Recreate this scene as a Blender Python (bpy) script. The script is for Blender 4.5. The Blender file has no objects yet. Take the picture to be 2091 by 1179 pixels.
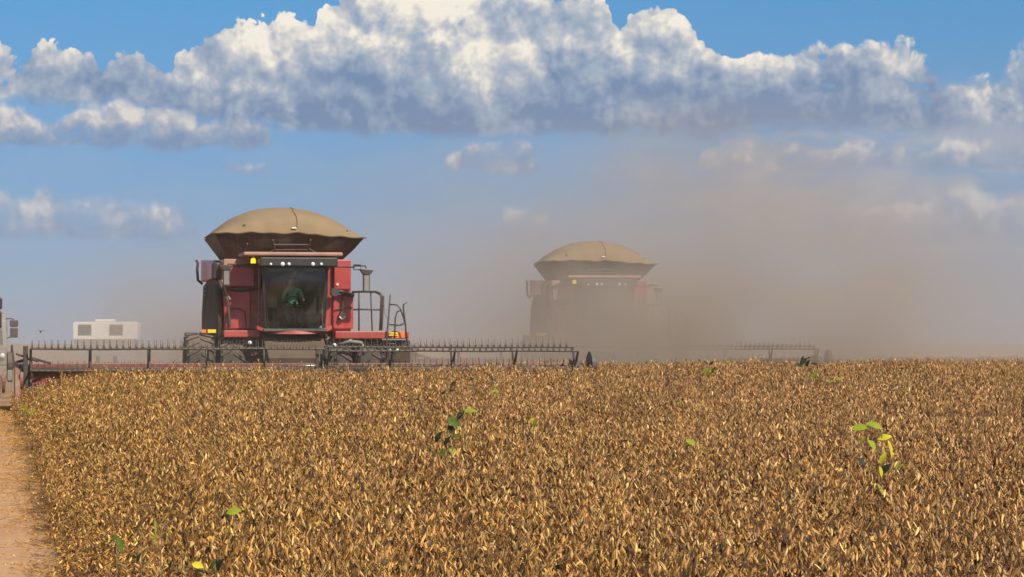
import bpy, bmesh, math, random
import numpy as np
from mathutils import Vector, Matrix
C = bpy.context.scene.collection
R = math.radians

# ------------------------------------------------------------------ camera
EYE = 1.45
FPX = 5280.0                                   # focal length in photo pixels (photo 2091 wide)
cam_d = bpy.data.cameras.new('camera')
cam_d.sensor_width = 36.0
cam_d.lens = 36.0 * FPX / 2091.0
cam_d.clip_start = 0.5
cam_d.clip_end = 20000
cam = bpy.data.objects.new('camera', cam_d)
C.objects.link(cam)
cam.location = (0, 0, EYE)
cam.rotation_euler = (R(90) + math.atan(112.5 / FPX), 0, 0)
bpy.context.scene.camera = cam

# ------------------------------------------------------------------ sun, exposure
SUN_EL, SUN_AZ = 40.0, 142.0                   # azimuth clockwise from +Y (camera looks along +Y)
sd = bpy.data.lights.new('sun', 'SUN')
sd.energy = 4.7
sd.angle = R(0.53)
sd.color = (1.0, 0.93, 0.81)
sun = bpy.data.objects.new('sun', sd)
C.objects.link(sun)
sv = Vector((math.sin(R(SUN_AZ)) * math.cos(R(SUN_EL)), math.cos(R(SUN_AZ)) * math.cos(R(SUN_EL)), math.sin(R(SUN_EL))))
sun.rotation_euler = sv.to_track_quat('Z', 'Y').to_euler()
sun.location = sv * 50
sc = bpy.context.scene
sc.view_settings.view_transform = 'Standard'
sc.view_settings.look = 'None'
sc.view_settings.exposure = 0.0
sc.view_settings.gamma = 1.0
sc.cycles.max_bounces = 8
sc.cycles.transparent_max_bounces = 16
sc.cycles.volume_bounces = 1
sc.cycles.volume_step_rate = 0.6
sc.cycles.use_denoising = True


# ------------------------------------------------------------------ node helper
class NT:
    """small expression builder for node trees"""
    def __init__(s, tree):
        s.t = tree

    def n(s, kind, **kw):
        nd = s.t.nodes.new(kind)
        for k, v in kw.items():
            setattr(nd, k, v)
        return nd

    def put(s, sock, v):
        if isinstance(v, bpy.types.NodeSocket):
            s.t.links.new(v, sock)
        elif v is not None:
            if hasattr(sock.default_value, '__len__') and not hasattr(v, '__len__'):
                sock.default_value = [v] * len(sock.default_value)
            elif hasattr(v, '__len__') and len(v) == 3 and len(sock.default_value) == 4:
                sock.default_value = (*v, 1)
            else:
                sock.default_value = v

    def m(s, op, a, b=None, c=None, clamp=False):
        nd = s.n('ShaderNodeMath', operation=op, use_clamp=clamp)
        s.put(nd.inputs[0], a)
        if b is not None: s.put(nd.inputs[1], b)
        if c is not None: s.put(nd.inputs[2], c)
        return nd.outputs[0]

    def v(s, op, a, b=None, scale=None):
        nd = s.n('ShaderNodeVectorMath', operation=op)
        s.put(nd.inputs[0], a)
        if b is not None: s.put(nd.inputs[1], b)
        if scale is not None: s.put(nd.inputs['Scale'], scale)
        return nd.outputs['Value'] if op in ('DOT_PRODUCT', 'LENGTH', 'DISTANCE') else nd.outputs[0]

    def noise(s, vec, scale, detail=4, rough=0.5, dim='3D', col=False, dist=0.0):
        nd = s.n('ShaderNodeTexNoise', noise_dimensions=dim)
        s.put(nd.inputs['Vector'], vec)
        nd.inputs['Scale'].default_value = scale
        nd.inputs['Detail'].default_value = detail
        nd.inputs['Roughness'].default_value = rough
        nd.inputs['Distortion'].default_value = dist
        return nd.outputs['Color' if col else 'Fac']

    def voro(s, vec, scale, detail=0, rough=0.5, dim='3D', feature='SMOOTH_F1', smooth=0.6):
        nd = s.n('ShaderNodeTexVoronoi', voronoi_dimensions=dim, feature=feature)
        s.put(nd.inputs['Vector'], vec)
        nd.inputs['Scale'].default_value = scale
        nd.inputs['Detail'].default_value = detail
        nd.inputs['Roughness'].default_value = rough
        if 'Smoothness' in nd.inputs: nd.inputs['Smoothness'].default_value = smooth
        return nd.outputs['Distance']

    def ss(s, x, lo, hi, a=0.0, b=1.0):
        nd = s.n('ShaderNodeMapRange', interpolation_type='SMOOTHSTEP')
        for k, v in zip(('Value', 'From Min', 'From Max', 'To Min', 'To Max'), (x, lo, hi, a, b)):
            s.put(nd.inputs[k], v)
        return nd.outputs[0]

    def lin(s, x, lo, hi, a=0.0, b=1.0):
        nd = s.n('ShaderNodeMapRange', interpolation_type='LINEAR', clamp=True)
        for k, v in zip(('Value', 'From Min', 'From Max', 'To Min', 'To Max'), (x, lo, hi, a, b)):
            s.put(nd.inputs[k], v)
        return nd.outputs[0]

    def mix(s, f, a, b, mode='MIX'):
        nd = s.n('ShaderNodeMix', data_type='RGBA', blend_type=mode)
        s.put(nd.inputs[0], f)
        s.put(nd.inputs[6], a)
        s.put(nd.inputs[7], b)
        return nd.outputs[2]

    def xyz(s, x=0, y=0, z=0):
        nd = s.n('ShaderNodeCombineXYZ')
        for i, q in enumerate((x, y, z)): s.put(nd.inputs[i], q)
        return nd.outputs[0]

    def sep(s, v):
        nd = s.n('ShaderNodeSeparateXYZ')
        s.put(nd.inputs[0], v)
        return nd.outputs


def srgb(r, g, b):
    f = lambda c: (c / 255 / 12.92) if c <= 10.3 else ((c / 255 + 0.055) / 1.055) ** 2.4
    return (f(r), f(g), f(b))


# ------------------------------------------------------------------ world: Nishita sky with cumulus banks
world = bpy.data.worlds.new('World')
sc.world = world
world.use_nodes = True
wt = world.node_tree
wt.nodes.clear()
W = NT(wt)


def px_curve(W, u, pts, vmax=8.0):
    """a height profile over the azimuth: pts are (photo x, photo y) of a cloud outline; returns elevation in the units of v"""
    nd = W.n('ShaderNodeFloatCurve')
    cm = nd.mapping
    cm.use_clip = False
    cu = cm.curves[0]
    P = [((x - 1045.5) / 100 / 22 + 0.5, (702 - y) / 100 / vmax) for x, y in pts]
    cu.points[0].location = P[0]
    cu.points[1].location = P[-1]
    for q in P[1:-1]:
        cu.points.new(*q)
    for q in cu.points: q.handle_type = 'AUTO_CLAMPED'
    cm.update()
    W.put(nd.inputs['Value'], W.m('ADD', W.m('DIVIDE', u, 22.0), 0.5))
    return W.m('MULTIPLY', nd.outputs[0], vmax)


BANK_TOP = [(-40, 70), (10, 72), (38, 108), (55, 112), (85, 88), (150, 84), (195, 100), (222, 134), (245, 108), (290, 94), (322, 120), (346, 150),
            (366, 105), (395, 70), (430, 48), (500, 45), (545, 26), (600, 24), (632, 40), (655, 0), (720, -40), (1190, -40), (1238, 0), (1258, 34),
            (1290, 4), (1335, -6), (1385, 6), (1425, 44), (1468, 80), (1500, 96), (1535, 78), (1600, 84), (1640, 54), (1690, 50), (1740, 78),
            (1800, 80), (1868, 82), (1900, 118), (1925, 150), (1955, 150), (1990, 124), (2020, 134), (2055, 92), (2130, 70)]
BANK_BASE = [(-40, 212), (200, 212), (340, 232), (520, 255), (700, 268), (1040, 272), (1400, 272), (1600, 262), (1850, 262), (2130, 255)]


def build_world():
    tc = W.n('ShaderNodeTexCoord').outputs['Generated']
    x, y, z = W.sep(tc)
    az = W.m('ARCTAN2', x, y)
    el = W.m('ARCSINE', z)
    k = FPX / 100
    p = W.xyz(W.m('MULTIPLY', az, k), W.m('MULTIPLY', el, k), 0)
    # clear sky: physical sky, looked up somewhat higher than the true direction so the low sky stays blue
    zup = W.m('ADD', W.m('MAXIMUM', z, 0.0), W.lin(z, 0.0, 0.6, 0.16, 0.0))
    sky = W.n('ShaderNodeTexSky', sky_type='NISHITA', sun_disc=False)
    sky.sun_elevation = R(SUN_EL)
    sky.sun_rotation = R(SUN_AZ)
    sky.air_density = 1.0
    sky.dust_density = 0.3
    sky.ozone_density = 2.0
    W.put(sky.inputs[0], W.v('NORMALIZE', W.xyz(x, y, zup)))
    tint = W.mix(W.lin(z, 0.0, 0.135), (0.80, 0.87, 0.93), (0.36, 0.97, 1.25))
    tint = W.mix(W.lin(z, 0.16, 0.5), tint, (0.62, 0.64, 0.66))
    clear = W.mix(1.0, sky.outputs[0], tint, 'MULTIPLY')

    def col(r, g, b): return tuple(c / WS for c in srgb(r, g, b))
    # warped coordinates and billows shared by every layer
    w = W.v('SUBTRACT', W.noise(p, 0.9, 4, 0.5, '2D', col=True), (0.5, 0.5, 0.5))
    pw = W.v('ADD', p, W.v('MULTIPLY', w, (0.42, 0.34, 0)))
    u, v_, _ = W.sep(pw)
    light = (0.16, 0.24, 0)

    def billow(q):
        return W.m('ADD', W.m('SUBTRACT', 0.45, W.voro(q, 0.95, 3.0, 0.5, '2D', 'F1')), W.m('MULTIPLY', W.m('SUBTRACT', 0.45, W.voro(q, 4.6, 2.0, 0.5, '2D', 'F1')), 0.28))
    b0 = billow(pw)
    b1 = billow(W.v('ADD', pw, light))
    relief = W.m('SUBTRACT', b0, b1)
    lowf = W.noise(p, 0.5, 3, 0.5, '2D')
    midf = W.noise(W.v('ADD', p, (31, 7, 0)), 1.5, 5, 0.55, '2D')
    lo = W.m('SUBTRACT', lowf, 0.5)
    mi = W.m('SUBTRACT', midf, 0.5)

    # main cumulus bank: outline above, nearly flat base below
    top = W.m('SUBTRACT', px_curve(W, u, BANK_TOP), v_)
    h = W.m('ADD', W.m('MINIMUM', W.m('MULTIPLY', W.m('ADD', top, 0.04), 2.0), 1.2), W.m('MULTIPLY', b0, 1.0))
    above = W.m('SUBTRACT', v_, px_curve(W, u, BANK_BASE))
    cut = W.ss(W.m('ADD', above, W.m('MULTIPLY', mi, 0.45)), -0.22, 0.16)
    soft = W.lin(u, 4.0, 10.0, 0.12, 0.6)
    alpha = W.m('MULTIPLY', W.ss(h, 0.0, soft), cut)
    lum = W.m('ADD', W.lin(above, 0.05, 1.8, 0.12, 0.80), W.m('MULTIPLY', relief, 0.66))
    lum = W.m('ADD', lum, W.m('MULTIPLY', mi, 0.5))
    lum = W.m('ADD', lum, W.m('MULTIPLY', lo, 1.45))
    lum = W.m('ADD', lum, W.lin(top, 0.0, 0.8, 0.20, 0.0))
    lum = W.m('ADD', lum, W.lin(u, -10.0, 9.0, 0.03, -0.06))

    def ramp(f, stops):
        nd = W.n('ShaderNodeValToRGB')
        cr = nd.color_ramp
        cr.elements[0].position, cr.elements[0].color = stops[0][0], (*stops[0][1], 1)
        cr.elements[1].position, cr.elements[1].color = stops[-1][0], (*stops[-1][1], 1)
        for q, c in stops[1:-1]:
            e = cr.elements.new(q); e.color = (*c, 1)
        W.put(nd.inputs[0], f)
        return nd.outputs[0]
    ca = ramp(W.m('MULTIPLY', lum, 0.88), [(0.0, col(108, 140, 180)), (0.25, col(136, 160, 190)), (0.5, col(165, 180, 200)), (0.70, col(198, 203, 210)), (0.86, col(230, 227, 220)), (1.0, col(250, 244, 231))])

    # lower bands: thickness profiles over the azimuth, flat below
    def band(base_y, prof, amp=0.9, slope=3.0):
        t = W.m('SUBTRACT', px_curve(W, u, prof), v_)
        hh = W.m('ADD', W.m('MINIMUM', W.m('MULTIPLY', t, slope), 1.0), W.m('MULTIPLY', W.m('ADD', b0, 0.1), amp))
        bs = W.m('ADD', (702 - base_y) / 100, W.m('MULTIPLY', mi, 0.12))
        return W.m('MULTIPLY', W.ss(hh, 0.0, 0.7), W.ss(v_, W.m('SUBTRACT', bs, 0.10), W.m('ADD', bs, 0.12))), W.m('SUBTRACT', v_, bs)
    n1, a1 = band(306, [(-40, 205), (60, 208), (120, 228), (170, 212), (250, 195), (330, 205), (385, 208), (405, 232), (470, 228), (540, 245), (575, 320), (640, 400), (2130, 400)])
    n2, a2 = band(352, [(-40, 400), (380, 400), (440, 330), (500, 318), (555, 330), (600, 400), (850, 400), (930, 300), (1000, 272), (1070, 280), (1130, 380), (1400, 380), (1450, 285),
                        (1600, 272), (1680, 310), (1740, 268), (1800, 290), (1880, 300), (1960, 275), (2130, 300)], 0.5)
    n3, a3 = band(492, [(-40, 350), (20, 365), (60, 390), (95, 360), (150, 400), (220, 385), (300, 395), (350, 395), (385, 402), (410, 470), (440, 600), (880, 600), (960, 470), (1000, 600),
                        (1040, 410), (1100, 420), (1160, 600), (1500, 600), (1700, 420), (1850, 380), (1950, 362), (2020, 385), (2091, 360), (2130, 360)], 0.5, 2.0)
    edge_fade = W.ss(v_, 2.0, 3.4, 0.55, 1.0)
    tl = W.m('ADD', W.m('ADD', 0.36, W.m('MULTIPLY', relief, 0.6)), W.m('MULTIPLY', mi, 1.0))
    tl1 = W.m('ADD', tl, W.lin(a1, 0.0, 0.75, -0.35, 0.62))
    tl2 = W.m('ADD', tl, W.lin(a2, 0.0, 0.7, -0.1, 0.45))
    tl3 = W.m('ADD', tl, W.lin(a3, 0.0, 1.1, -0.15, 0.5))
    st = lambda t: ramp(t, [(0.0, col(112, 146, 188)), (0.4, col(140, 165, 196)), (0.7, col(180, 186, 200)), (1.0, col(224, 222, 220))])
    veil = W.m('MULTIPLY', W.ss(u, 0.5, 5.5, 0.12, 0.8), W.m('MULTIPLY', W.m('MULTIPLY', W.ss(v_, 1.2, 2.6), W.ss(v_, 4.6, 5.6, 1.0, 0.0)), W.ss(W.noise(W.v('MULTIPLY', p, (0.45, 1.5, 1)), 1.0, 5, 0.55, '2D'), 0.36, 0.62)))
    c = W.mix(veil, clear, W.mix(midf, col(138, 156, 186), col(190, 196, 206)))
    c = W.mix(W.m('MULTIPLY', n3, W.ss(midf, 0.3, 0.6, 0.35, 0.75)), c, st(tl3))
    c = W.mix(W.m('MULTIPLY', n2, W.ss(midf, 0.3, 0.6, 0.45, 0.9)), c, st(tl2))
    c = W.mix(W.m('MULTIPLY', n1, 1.0), c, st(tl1))
    c = W.mix(alpha, c, ca)
    # small grey shreds hanging in front of the bank
    d = None
    for cx, cy, rx, ry in [(500, 66, 120, 20), (835, 66, 44, 14), (958, 58, 56, 32), (1265, 122, 22, 12), (1590, 74, 50, 24)]:
        q = W.v('MULTIPLY', W.v('SUBTRACT', pw, ((cx - 1045.5) / 100, (702 - cy) / 100, 0)), (100 / rx, 100 / ry, 0))
        e = W.m('SUBTRACT', 1.0, W.v('DOT_PRODUCT', q, q))
        d = e if d is None else W.m('MAXIMUM', d, e)
    da = W.m('MULTIPLY', W.ss(W.m('ADD', d, W.m('MULTIPLY', W.m('SUBTRACT', b0, 0.12), 2.4)), 0.0, 0.7), 0.8)
    c = W.mix(da, c, ramp(W.m('ADD', W.m('ADD', 0.5, relief), mi), [(0.0, col(100, 130, 172)), (1.0, col(165, 180, 204))]))
    # clouds in the rest of the sky, outside the photographed part
    far = W.noise(W.v('MULTIPLY', p, (0.09, 0.2, 1)), 1.0, 5, 0.55, '2D')
    uu, vv, _ = W.sep(p)
    outside = W.m('MAXIMUM', W.ss(W.m('ABSOLUTE', uu), 12.0, 17.0), W.ss(vv, 9.0, 13.0))
    fa = W.m('MULTIPLY', W.ss(far, 0.5, 0.62), W.m('MULTIPLY', outside, W.ss(vv, 0.5, 3.0)))
    c = W.mix(fa, c, col(205, 206, 210))
    bg = W.n('ShaderNodeBackground')
    W.put(bg.inputs[0], c)
    bg.inputs[1].default_value = WS
    wo = W.n('ShaderNodeOutputWorld')
    wt.links.new(bg.outputs[0], wo.inputs[0])


WS = 0.10
build_world()
world.cycles.sampling_method = 'MANUAL'
world.cycles.sample_map_resolution = 512

# ------------------------------------------------------------------ materials
def material(name, base, rough=0.6, metal=0.0, var=0.15, vscale=3.0, dust=0.0, bump=0.0, bscale=20.0, spec=0.5, coat=0.0, coords='Object'):
    """painted / plain surface with uneven tone, a dust film and a light bump"""
    m = bpy.data.materials.new(name)
    m.use_nodes = True
    t = m.node_tree
    bs = t.nodes['Principled BSDF']
    N = NT(t)
    tc = N.n('ShaderNodeTexCoord').outputs[coords]
    n1 = N.noise(tc, vscale, 5, 0.6)
    dark = tuple(c * (1 - var) for c in base); lite = tuple(min(1, c * (1 + var)) for c in base)
    c = N.mix(N.ss(n1, 0.3, 0.7), dark, lite)
    if dust > 0:
        n2 = N.noise(tc, vscale * 2.3, 6, 0.65)
        nz = N.sep(N.n('ShaderNodeNewGeometry').outputs['Normal'])[2]
        f = N.m('MULTIPLY', N.ss(n2, 0.35, 0.7, 0.35, 1.0), dust)
        f = N.m('ADD', f, N.m('MULTIPLY', N.ss(nz, 0.3, 0.9), 0.45 * min(1.0, dust / 0.25)), clamp=True)
        c = N.mix(f, c, (0.36, 0.27, 0.19))
    N.put(bs.inputs['Base Color'], c)
    bs.inputs['Roughness'].default_value = rough
    bs.inputs['Metallic'].default_value = metal
    bs.inputs['Specular IOR Level'].default_value = spec
    bs.inputs['Coat Weight'].default_value = coat
    if bump > 0:
        b = N.n('ShaderNodeBump')
        b.inputs['Strength'].default_value = bump
        b.inputs['Distance'].default_value = 0.02
        N.put(b.inputs['Height'], N.noise(tc, bscale, 5, 0.6))
        N.put(bs.inputs['Normal'], b.outputs[0])
    return m


def glow_material(name, colr, strength):
    m = bpy.data.materials.new(name); m.use_nodes = True
    bs = m.node_tree.nodes['Principled BSDF']
    bs.inputs['Base Color'].default_value = (*colr, 1)
    bs.inputs['Emission Color'].default_value = (*colr, 1)
    bs.inputs['Emission Strength'].default_value = strength
    bs.inputs['Roughness'].default_value = 0.25
    return m


def glass_material(name, tint, refl=0.08):
    m = bpy.data.materials.new(name); m.use_nodes = True
    t = m.node_tree; t.nodes.clear(); N = NT(t)
    tr = N.n('ShaderNodeBsdfTransparent'); tr.inputs[0].default_value = (*tint, 1)
    gl = N.n('ShaderNodeBsdfGlossy'); gl.inputs['Roughness'].default_value = 0.08
    gl.inputs[0].default_value = (0.9, 0.9, 0.9, 1)
    df = N.n('ShaderNodeBsdfDiffuse'); df.inputs[0].default_value = (0.30, 0.24, 0.18, 1)
    fr = N.n('ShaderNodeFresnel'); fr.inputs[0].default_value = 1.45
    tc = N.n('ShaderNodeTexCoord').outputs['Object']
    mx = N.n('ShaderNodeMixShader'); mx2 = N.n('ShaderNodeMixShader')
    N.put(mx.inputs[0], N.m('MULTIPLY', N.ss(N.noise(tc, 2.0, 5), 0.35, 0.7), 0.10))
    t.links.new(tr.outputs[0], mx.inputs[1]); t.links.new(df.outputs[0], mx.inputs[2])
    N.put(mx2.inputs[0], N.m('MULTIPLY', fr.outputs[0], refl / 0.04))
    t.links.new(mx.outputs[0], mx2.inputs[1]); t.links.new(gl.outputs[0], mx2.inputs[2])
    o = N.n('ShaderNodeOutputMaterial'); t.links.new(mx2.outputs[0], o.inputs[0])
    return m


M = dict(
    red=material('red_paint', (0.44, 0.020, 0.024), 0.38, var=0.18, vscale=1.6, dust=0.26, coat=0.15),
    red_dark=material('dark_red_paint', (0.22, 0.02, 0.02), 0.5, var=0.25, dust=0.35),
    ledge=material('dusty_roof_edge', (0.42, 0.19, 0.14), 0.6, var=0.2, dust=0.5),
    dark=material('dark_metal', (0.035, 0.030, 0.028), 0.55, var=0.3, dust=0.16),
    shield=material('brown_black_shield', (0.050, 0.034, 0.024), 0.85, var=0.35, vscale=1.2, dust=0.12, spec=0.2),
    steel=material('bare_steel', (0.38, 0.36, 0.34), 0.35, metal=0.8, var=0.2, dust=0.25),
    rail=material('dusty_rail', (0.065, 0.052, 0.045), 0.6, var=0.25, dust=0.12),
    black=material('black_plastic', (0.018, 0.018, 0.018), 0.5, var=0.3, dust=0.06),
    tyre=material('tyre_rubber', (0.030, 0.028, 0.026), 0.85, var=0.3, dust=0.18, bump=0.4),
    rim=material('rim_paint', (0.34, 0.28, 0.20), 0.6, var=0.2, dust=0.4),
    tarp=material('tan_tarp', (0.25, 0.172, 0.092), 0.85, var=0.10, vscale=1.1, dust=0.15, bump=0.25, bscale=9.0, spec=0.15),
    tarp_dark=material('tarp_seam', (0.20, 0.14, 0.085), 0.85, var=0.2, spec=0.15),
    tank=material('tank_panel', (0.045, 0.031, 0.024), 0.6, var=0.45, vscale=1.4, dust=0.05, bump=0.3, bscale=3.0),
    yellow=material('yellow_reflector', (0.85, 0.62, 0.03), 0.4, var=0.08),
    orange=material('orange_reflector', (0.85, 0.20, 0.04), 0.4, var=0.08),
    white=material('white_paint', (0.80, 0.79, 0.76), 0.45, var=0.06, dust=0.04),
    truck=material('truck_paint', (0.22, 0.235, 0.22), 0.5, var=0.12, dust=0.2),
    lens=material('lamp_lens', (0.82, 0.82, 0.80), 0.12, var=0.05, spec=0.9),
    seat=material('seat_fabric', (0.05, 0.055, 0.05), 0.9, var=0.3),
    cabin=material('cab_lining', (0.10, 0.10, 0.085), 0.8, var=0.3),
    canvas=material('draper_belt', (0.05, 0.045, 0.04), 0.8, var=0.3, dust=0.3),
    grey=material('grey_plastic', (0.22, 0.22, 0.21), 0.6, var=0.15, dust=0.2),
    panelglass=material('dark_pane', (0.035, 0.04, 0.045), 0.3, var=0.15, dust=0.3),
    beacon=glow_material('beacon_lens', (1.0, 0.80, 0.02), 1.1),
    glass=glass_material('windscreen_glass', (0.64, 0.72, 0.64), 0.05),
    sideglass=glass_material('side_glass', (0.30, 0.34, 0.30), 0.07),
    blue=material('blue_cloth', (0.05, 0.22, 0.62), 0.8, var=0.1),
    bird=material('bird_feathers', (0.03, 0.025, 0.02), 0.8, var=0.2),
)


# ------------------------------------------------------------------ mesh helpers
class MB:
    """collects shapes, then links them as one mesh object"""
    def __init__(s):
        s.bm = bmesh.new()

    def faces(s, vs, fs):
        bv = [s.bm.verts.new(v) for v in vs]
        for f in fs:
            try: s.bm.faces.new([bv[i] for i in f])
            except ValueError: pass
        return s

    def box(s, x0, x1, y0, y1, z0, z1):
        vs = [(x, y, z) for x in (x0, x1) for y in (y0, y1) for z in (z0, z1)]
        return s.faces(vs, [(0, 1, 3, 2), (4, 6, 7, 5), (0, 4, 5, 1), (2, 3, 7, 6), (0, 2, 6, 4), (1, 5, 7, 3)])

    def prism(s, poly, axis, a, b):
        """extrude a 2-D outline along an axis from a to b"""
        def P(u, v, w): return {'x': (w, u, v), 'y': (u, w, v), 'z': (u, v, w)}[axis]
        n = len(poly)
        vs = [P(u, v, a) for u, v in poly] + [P(u, v, b) for u, v in poly]
        fs = [tuple(range(n)), tuple(range(2 * n - 1, n - 1, -1))] + [(i, (i + 1) % n, n + (i + 1) % n, n + i) for i in range(n)]
        return s.faces(vs, fs)

    def tube(s, pts, r, n=8, taper=None):
        pts = [Vector(p) for p in pts]
        rings = []
        for i, p in enumerate(pts):
            d = (pts[min(i + 1, len(pts) - 1)] - pts[max(i - 1, 0)]).normalized()
            up = Vector((0, 0, 1)) if abs(d.z) < 0.9 else Vector((1, 0, 0))
            a = d.cross(up).normalized(); b = d.cross(a).normalized()
            rr = r if taper is None else r + (taper - r) * i / (len(pts) - 1)
            rings.append([p + (a * math.cos(2 * math.pi * k / n) + b * math.sin(2 * math.pi * k / n)) * rr for k in range(n)])
        vs = [v for ring in rings for v in ring]
        fs = []
        for i in range(len(pts) - 1):
            for k in range(n):
                fs.append((i * n + k, i * n + (k + 1) % n, (i + 1) * n + (k + 1) % n, (i + 1) * n + k))
        fs += [tuple(range(n)), tuple(range((len(pts) - 1) * n, len(pts) * n))]
        return s.faces(vs, fs)

    def lathe(s, prof, centre, axis='x', n=28):
        """prof: (along axis, radius) pairs, closed round the axis"""
        cx, cy, cz = centre
        vs, fs = [], []
        for a, r in prof:
            for k in range(n):
                c, q = r * math.cos(2 * math.pi * k / n), r * math.sin(2 * math.pi * k / n)
                vs.append({'x': (cx + a, cy + c, cz + q), 'y': (cx + c, cy + a, cz + q), 'z': (cx + c, cy + q, cz + a)}[axis])
        for i in range(len(prof) - 1):
            for k in range(n):
                fs.append((i * n + k, i * n + (k + 1) % n, (i + 1) * n + (k + 1) % n, (i + 1) * n + k))
        if prof[0][1] > 0.001: fs.append(tuple(range(n)))
        if prof[-1][1] > 0.001: fs.append(tuple(range((len(prof) - 1) * n, len(prof) * n)))
        return s.faces(vs, fs)

    def build(s, name, mat, parent=None, bevel=0.0, smooth=False):
        bmesh.ops.remove_doubles(s.bm, verts=s.bm.verts, dist=1e-5)
        bmesh.ops.recalc_face_normals(s.bm, faces=s.bm.faces)
        me = bpy.data.meshes.new(name)
        s.bm.to_mesh(me); s.bm.free()
        me.materials.append(mat)
        if smooth:
            me.polygons.foreach_set('use_smooth', [True] * len(me.polygons))
        o = bpy.data.objects.new(name, me)
        C.objects.link(o)
        if parent is not None: o.parent = parent
        if bevel > 0:
            b = o.modifiers.new('bevel', 'BEVEL'); b.width = bevel; b.segments = 2; b.limit_method = 'ANGLE'
        return o


def tag(o, label=None, cat=None, group=None, kind=None):
    if label: o['label'] = label
    if cat: o['category'] = cat
    if group: o['group'] = group
    if kind: o['kind'] = kind
    return o


def empty(name, loc, rz=0.0):
    o = bpy.data.objects.new(name, None)
    o.empty_display_size = 0.3
    C.objects.link(o)
    o.location = loc; o.rotation_euler = (0, 0, rz)
    return o


def copy_tree(o, parent=None):
    c = o.copy()
    C.objects.link(c)
    if parent is not None: c.parent = parent
    for ch in [q for q in bpy.data.objects if q.parent == o]:
        copy_tree(ch, c)
    return c


# ------------------------------------------------------------------ lie of the land
TH = math.atan2(8.44, 42.0)                     # the crop rows and both machines are turned this much
EX, EY = -math.sin(TH), math.cos(TH)            # along the rows, away from the camera
NX, NY = math.cos(TH), math.sin(TH)             # across the rows, to the right
P0 = (-2.86, 16.0)                              # crop corner on the left edge


def row(x, y):
    """distance across the rows from the crop's left edge, and along them"""
    dx, dy = x - P0[0], y - P0[1]
    return dx * NX + dy * NY, dx * EX + dy * EY


def unrow(s_, t_):
    return P0[0] + s_ * NX + t_ * EX, P0[1] + s_ * NY + t_ * EY


def gz(y):
    """ground height: a gentle rise towards the machines, then level"""
    k = 5.0
    d = (56.5 - y) / k
    sp = k * (math.log1p(math.exp(-abs(d))) + max(d, 0))
    return -0.0229 * sp


def ground_material():
    m = bpy.data.materials.new('field_soil'); m.use_nodes = True
    t = m.node_tree; N = NT(t); bs = t.nodes['Principled BSDF']
    pos = N.n('ShaderNodeNewGeometry').outputs['Position']
    x, y, z = N.sep(pos)
    dx, dy = N.m('SUBTRACT', x, P0[0]), N.m('SUBTRACT', y, P0[1])
    s_ = N.m('ADD', N.m('MULTIPLY', dx, NX), N.m('MULTIPLY', dy, NY))
    t_ = N.m('ADD', N.m('MULTIPLY', dx, EX), N.m('MULTIPLY', dy, EY))
    nz1 = N.noise(pos, 0.35, 6, 0.6); nz2 = N.noise(pos, 9.0, 6, 0.7); nz3 = N.noise(pos, 1.7, 4, 0.6)
    track = N.mix(N.ss(nz1, 0.3, 0.7), (0.52, 0.285, 0.15), (0.62, 0.37, 0.205))
    track = N.mix(N.ss(nz2, 0.42, 0.75, 0.0, 0.55), track, (0.34, 0.21, 0.13))
    rutv = N.xyz(N.m('MULTIPLY', s_, 2.4), N.m('MULTIPLY', t_, 0.10), 0)
    track = N.mix(N.ss(N.noise(rutv, 1.0, 3), 0.5, 0.72, 0.0, 0.4), track, (0.40, 0.26, 0.17))
    soil = N.mix(N.ss(nz2, 0.3, 0.7), (0.055, 0.030, 0.018), (0.14, 0.08, 0.045))
    stv = N.xyz(N.m('MULTIPLY', s_, 2.2), N.m('MULTIPLY', t_, 0.3), 0)
    stub = N.mix(N.ss(N.noise(stv, 1.0, 5, 0.6), 0.35, 0.7), (0.24, 0.14, 0.075), (0.42, 0.28, 0.16))
    stub = N.mix(N.ss(nz3, 0.35, 0.7, 0, 0.5), stub, (0.30, 0.20, 0.11))
    wob = N.m('MULTIPLY', N.m('SUBTRACT', nz3, 0.5), 0.8)
    c = N.mix(N.ss(N.m('ADD', s_, wob), 0.2, 0.75), track, soil)
    c = N.mix(N.ss(t_, 44.0, 50.0), c, stub)
    N.put(bs.inputs['Base Color'], c)
    bs.inputs['Roughness'].default_value = 0.95
    bs.inputs['Specular IOR Level'].default_value = 0.1
    b = N.n('ShaderNodeBump'); b.inputs['Strength'].default_value = 0.6; b.inputs['Distance'].default_value = 0.06
    N.put(b.inputs['Height'], N.m('ADD', N.noise(pos, 3.0, 7, 0.65), N.m('MULTIPLY', nz2, 0.4)))
    N.put(bs.inputs['Normal'], b.outputs[0])
    return m


def build_ground():
    xs = sorted(set([-6000, -2500, -900, -300, -120] + [i * 4.0 for i in range(-15, 16)] + [120, 300, 900, 2500, 6000]))
    ys = [-400, -100, -40, -10] + [i * 1.5 for i in range(0, 60)] + [95, 110, 140, 200, 320, 600, 1200, 2500, 5000, 9000]
    rnd = random.Random(3)
    vs = []
    for y in ys:
        for x in xs:
            near = 6 < y < 88 and abs(x) < 58
            vs.append((x, y, gz(y) + (rnd.uniform(-0.02, 0.02) if near else 0)))
    n = len(xs)
    fs = [(j * n + i, j * n + i + 1, (j + 1) * n + i + 1, (j + 1) * n + i) for j in range(len(ys) - 1) for i in range(n - 1)]
    me = bpy.data.meshes.new('ground'); me.from_pydata(vs, [], fs); me.update()
    me.polygons.foreach_set('use_smooth', [True] * len(me.polygons))
    me.materials.append(ground_material())
    o = bpy.data.objects.new('ground', me); C.objects.link(o)
    tag(o, 'bare tan field track and harvested ground reaching the horizon', kind='structure')


build_ground()

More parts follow.
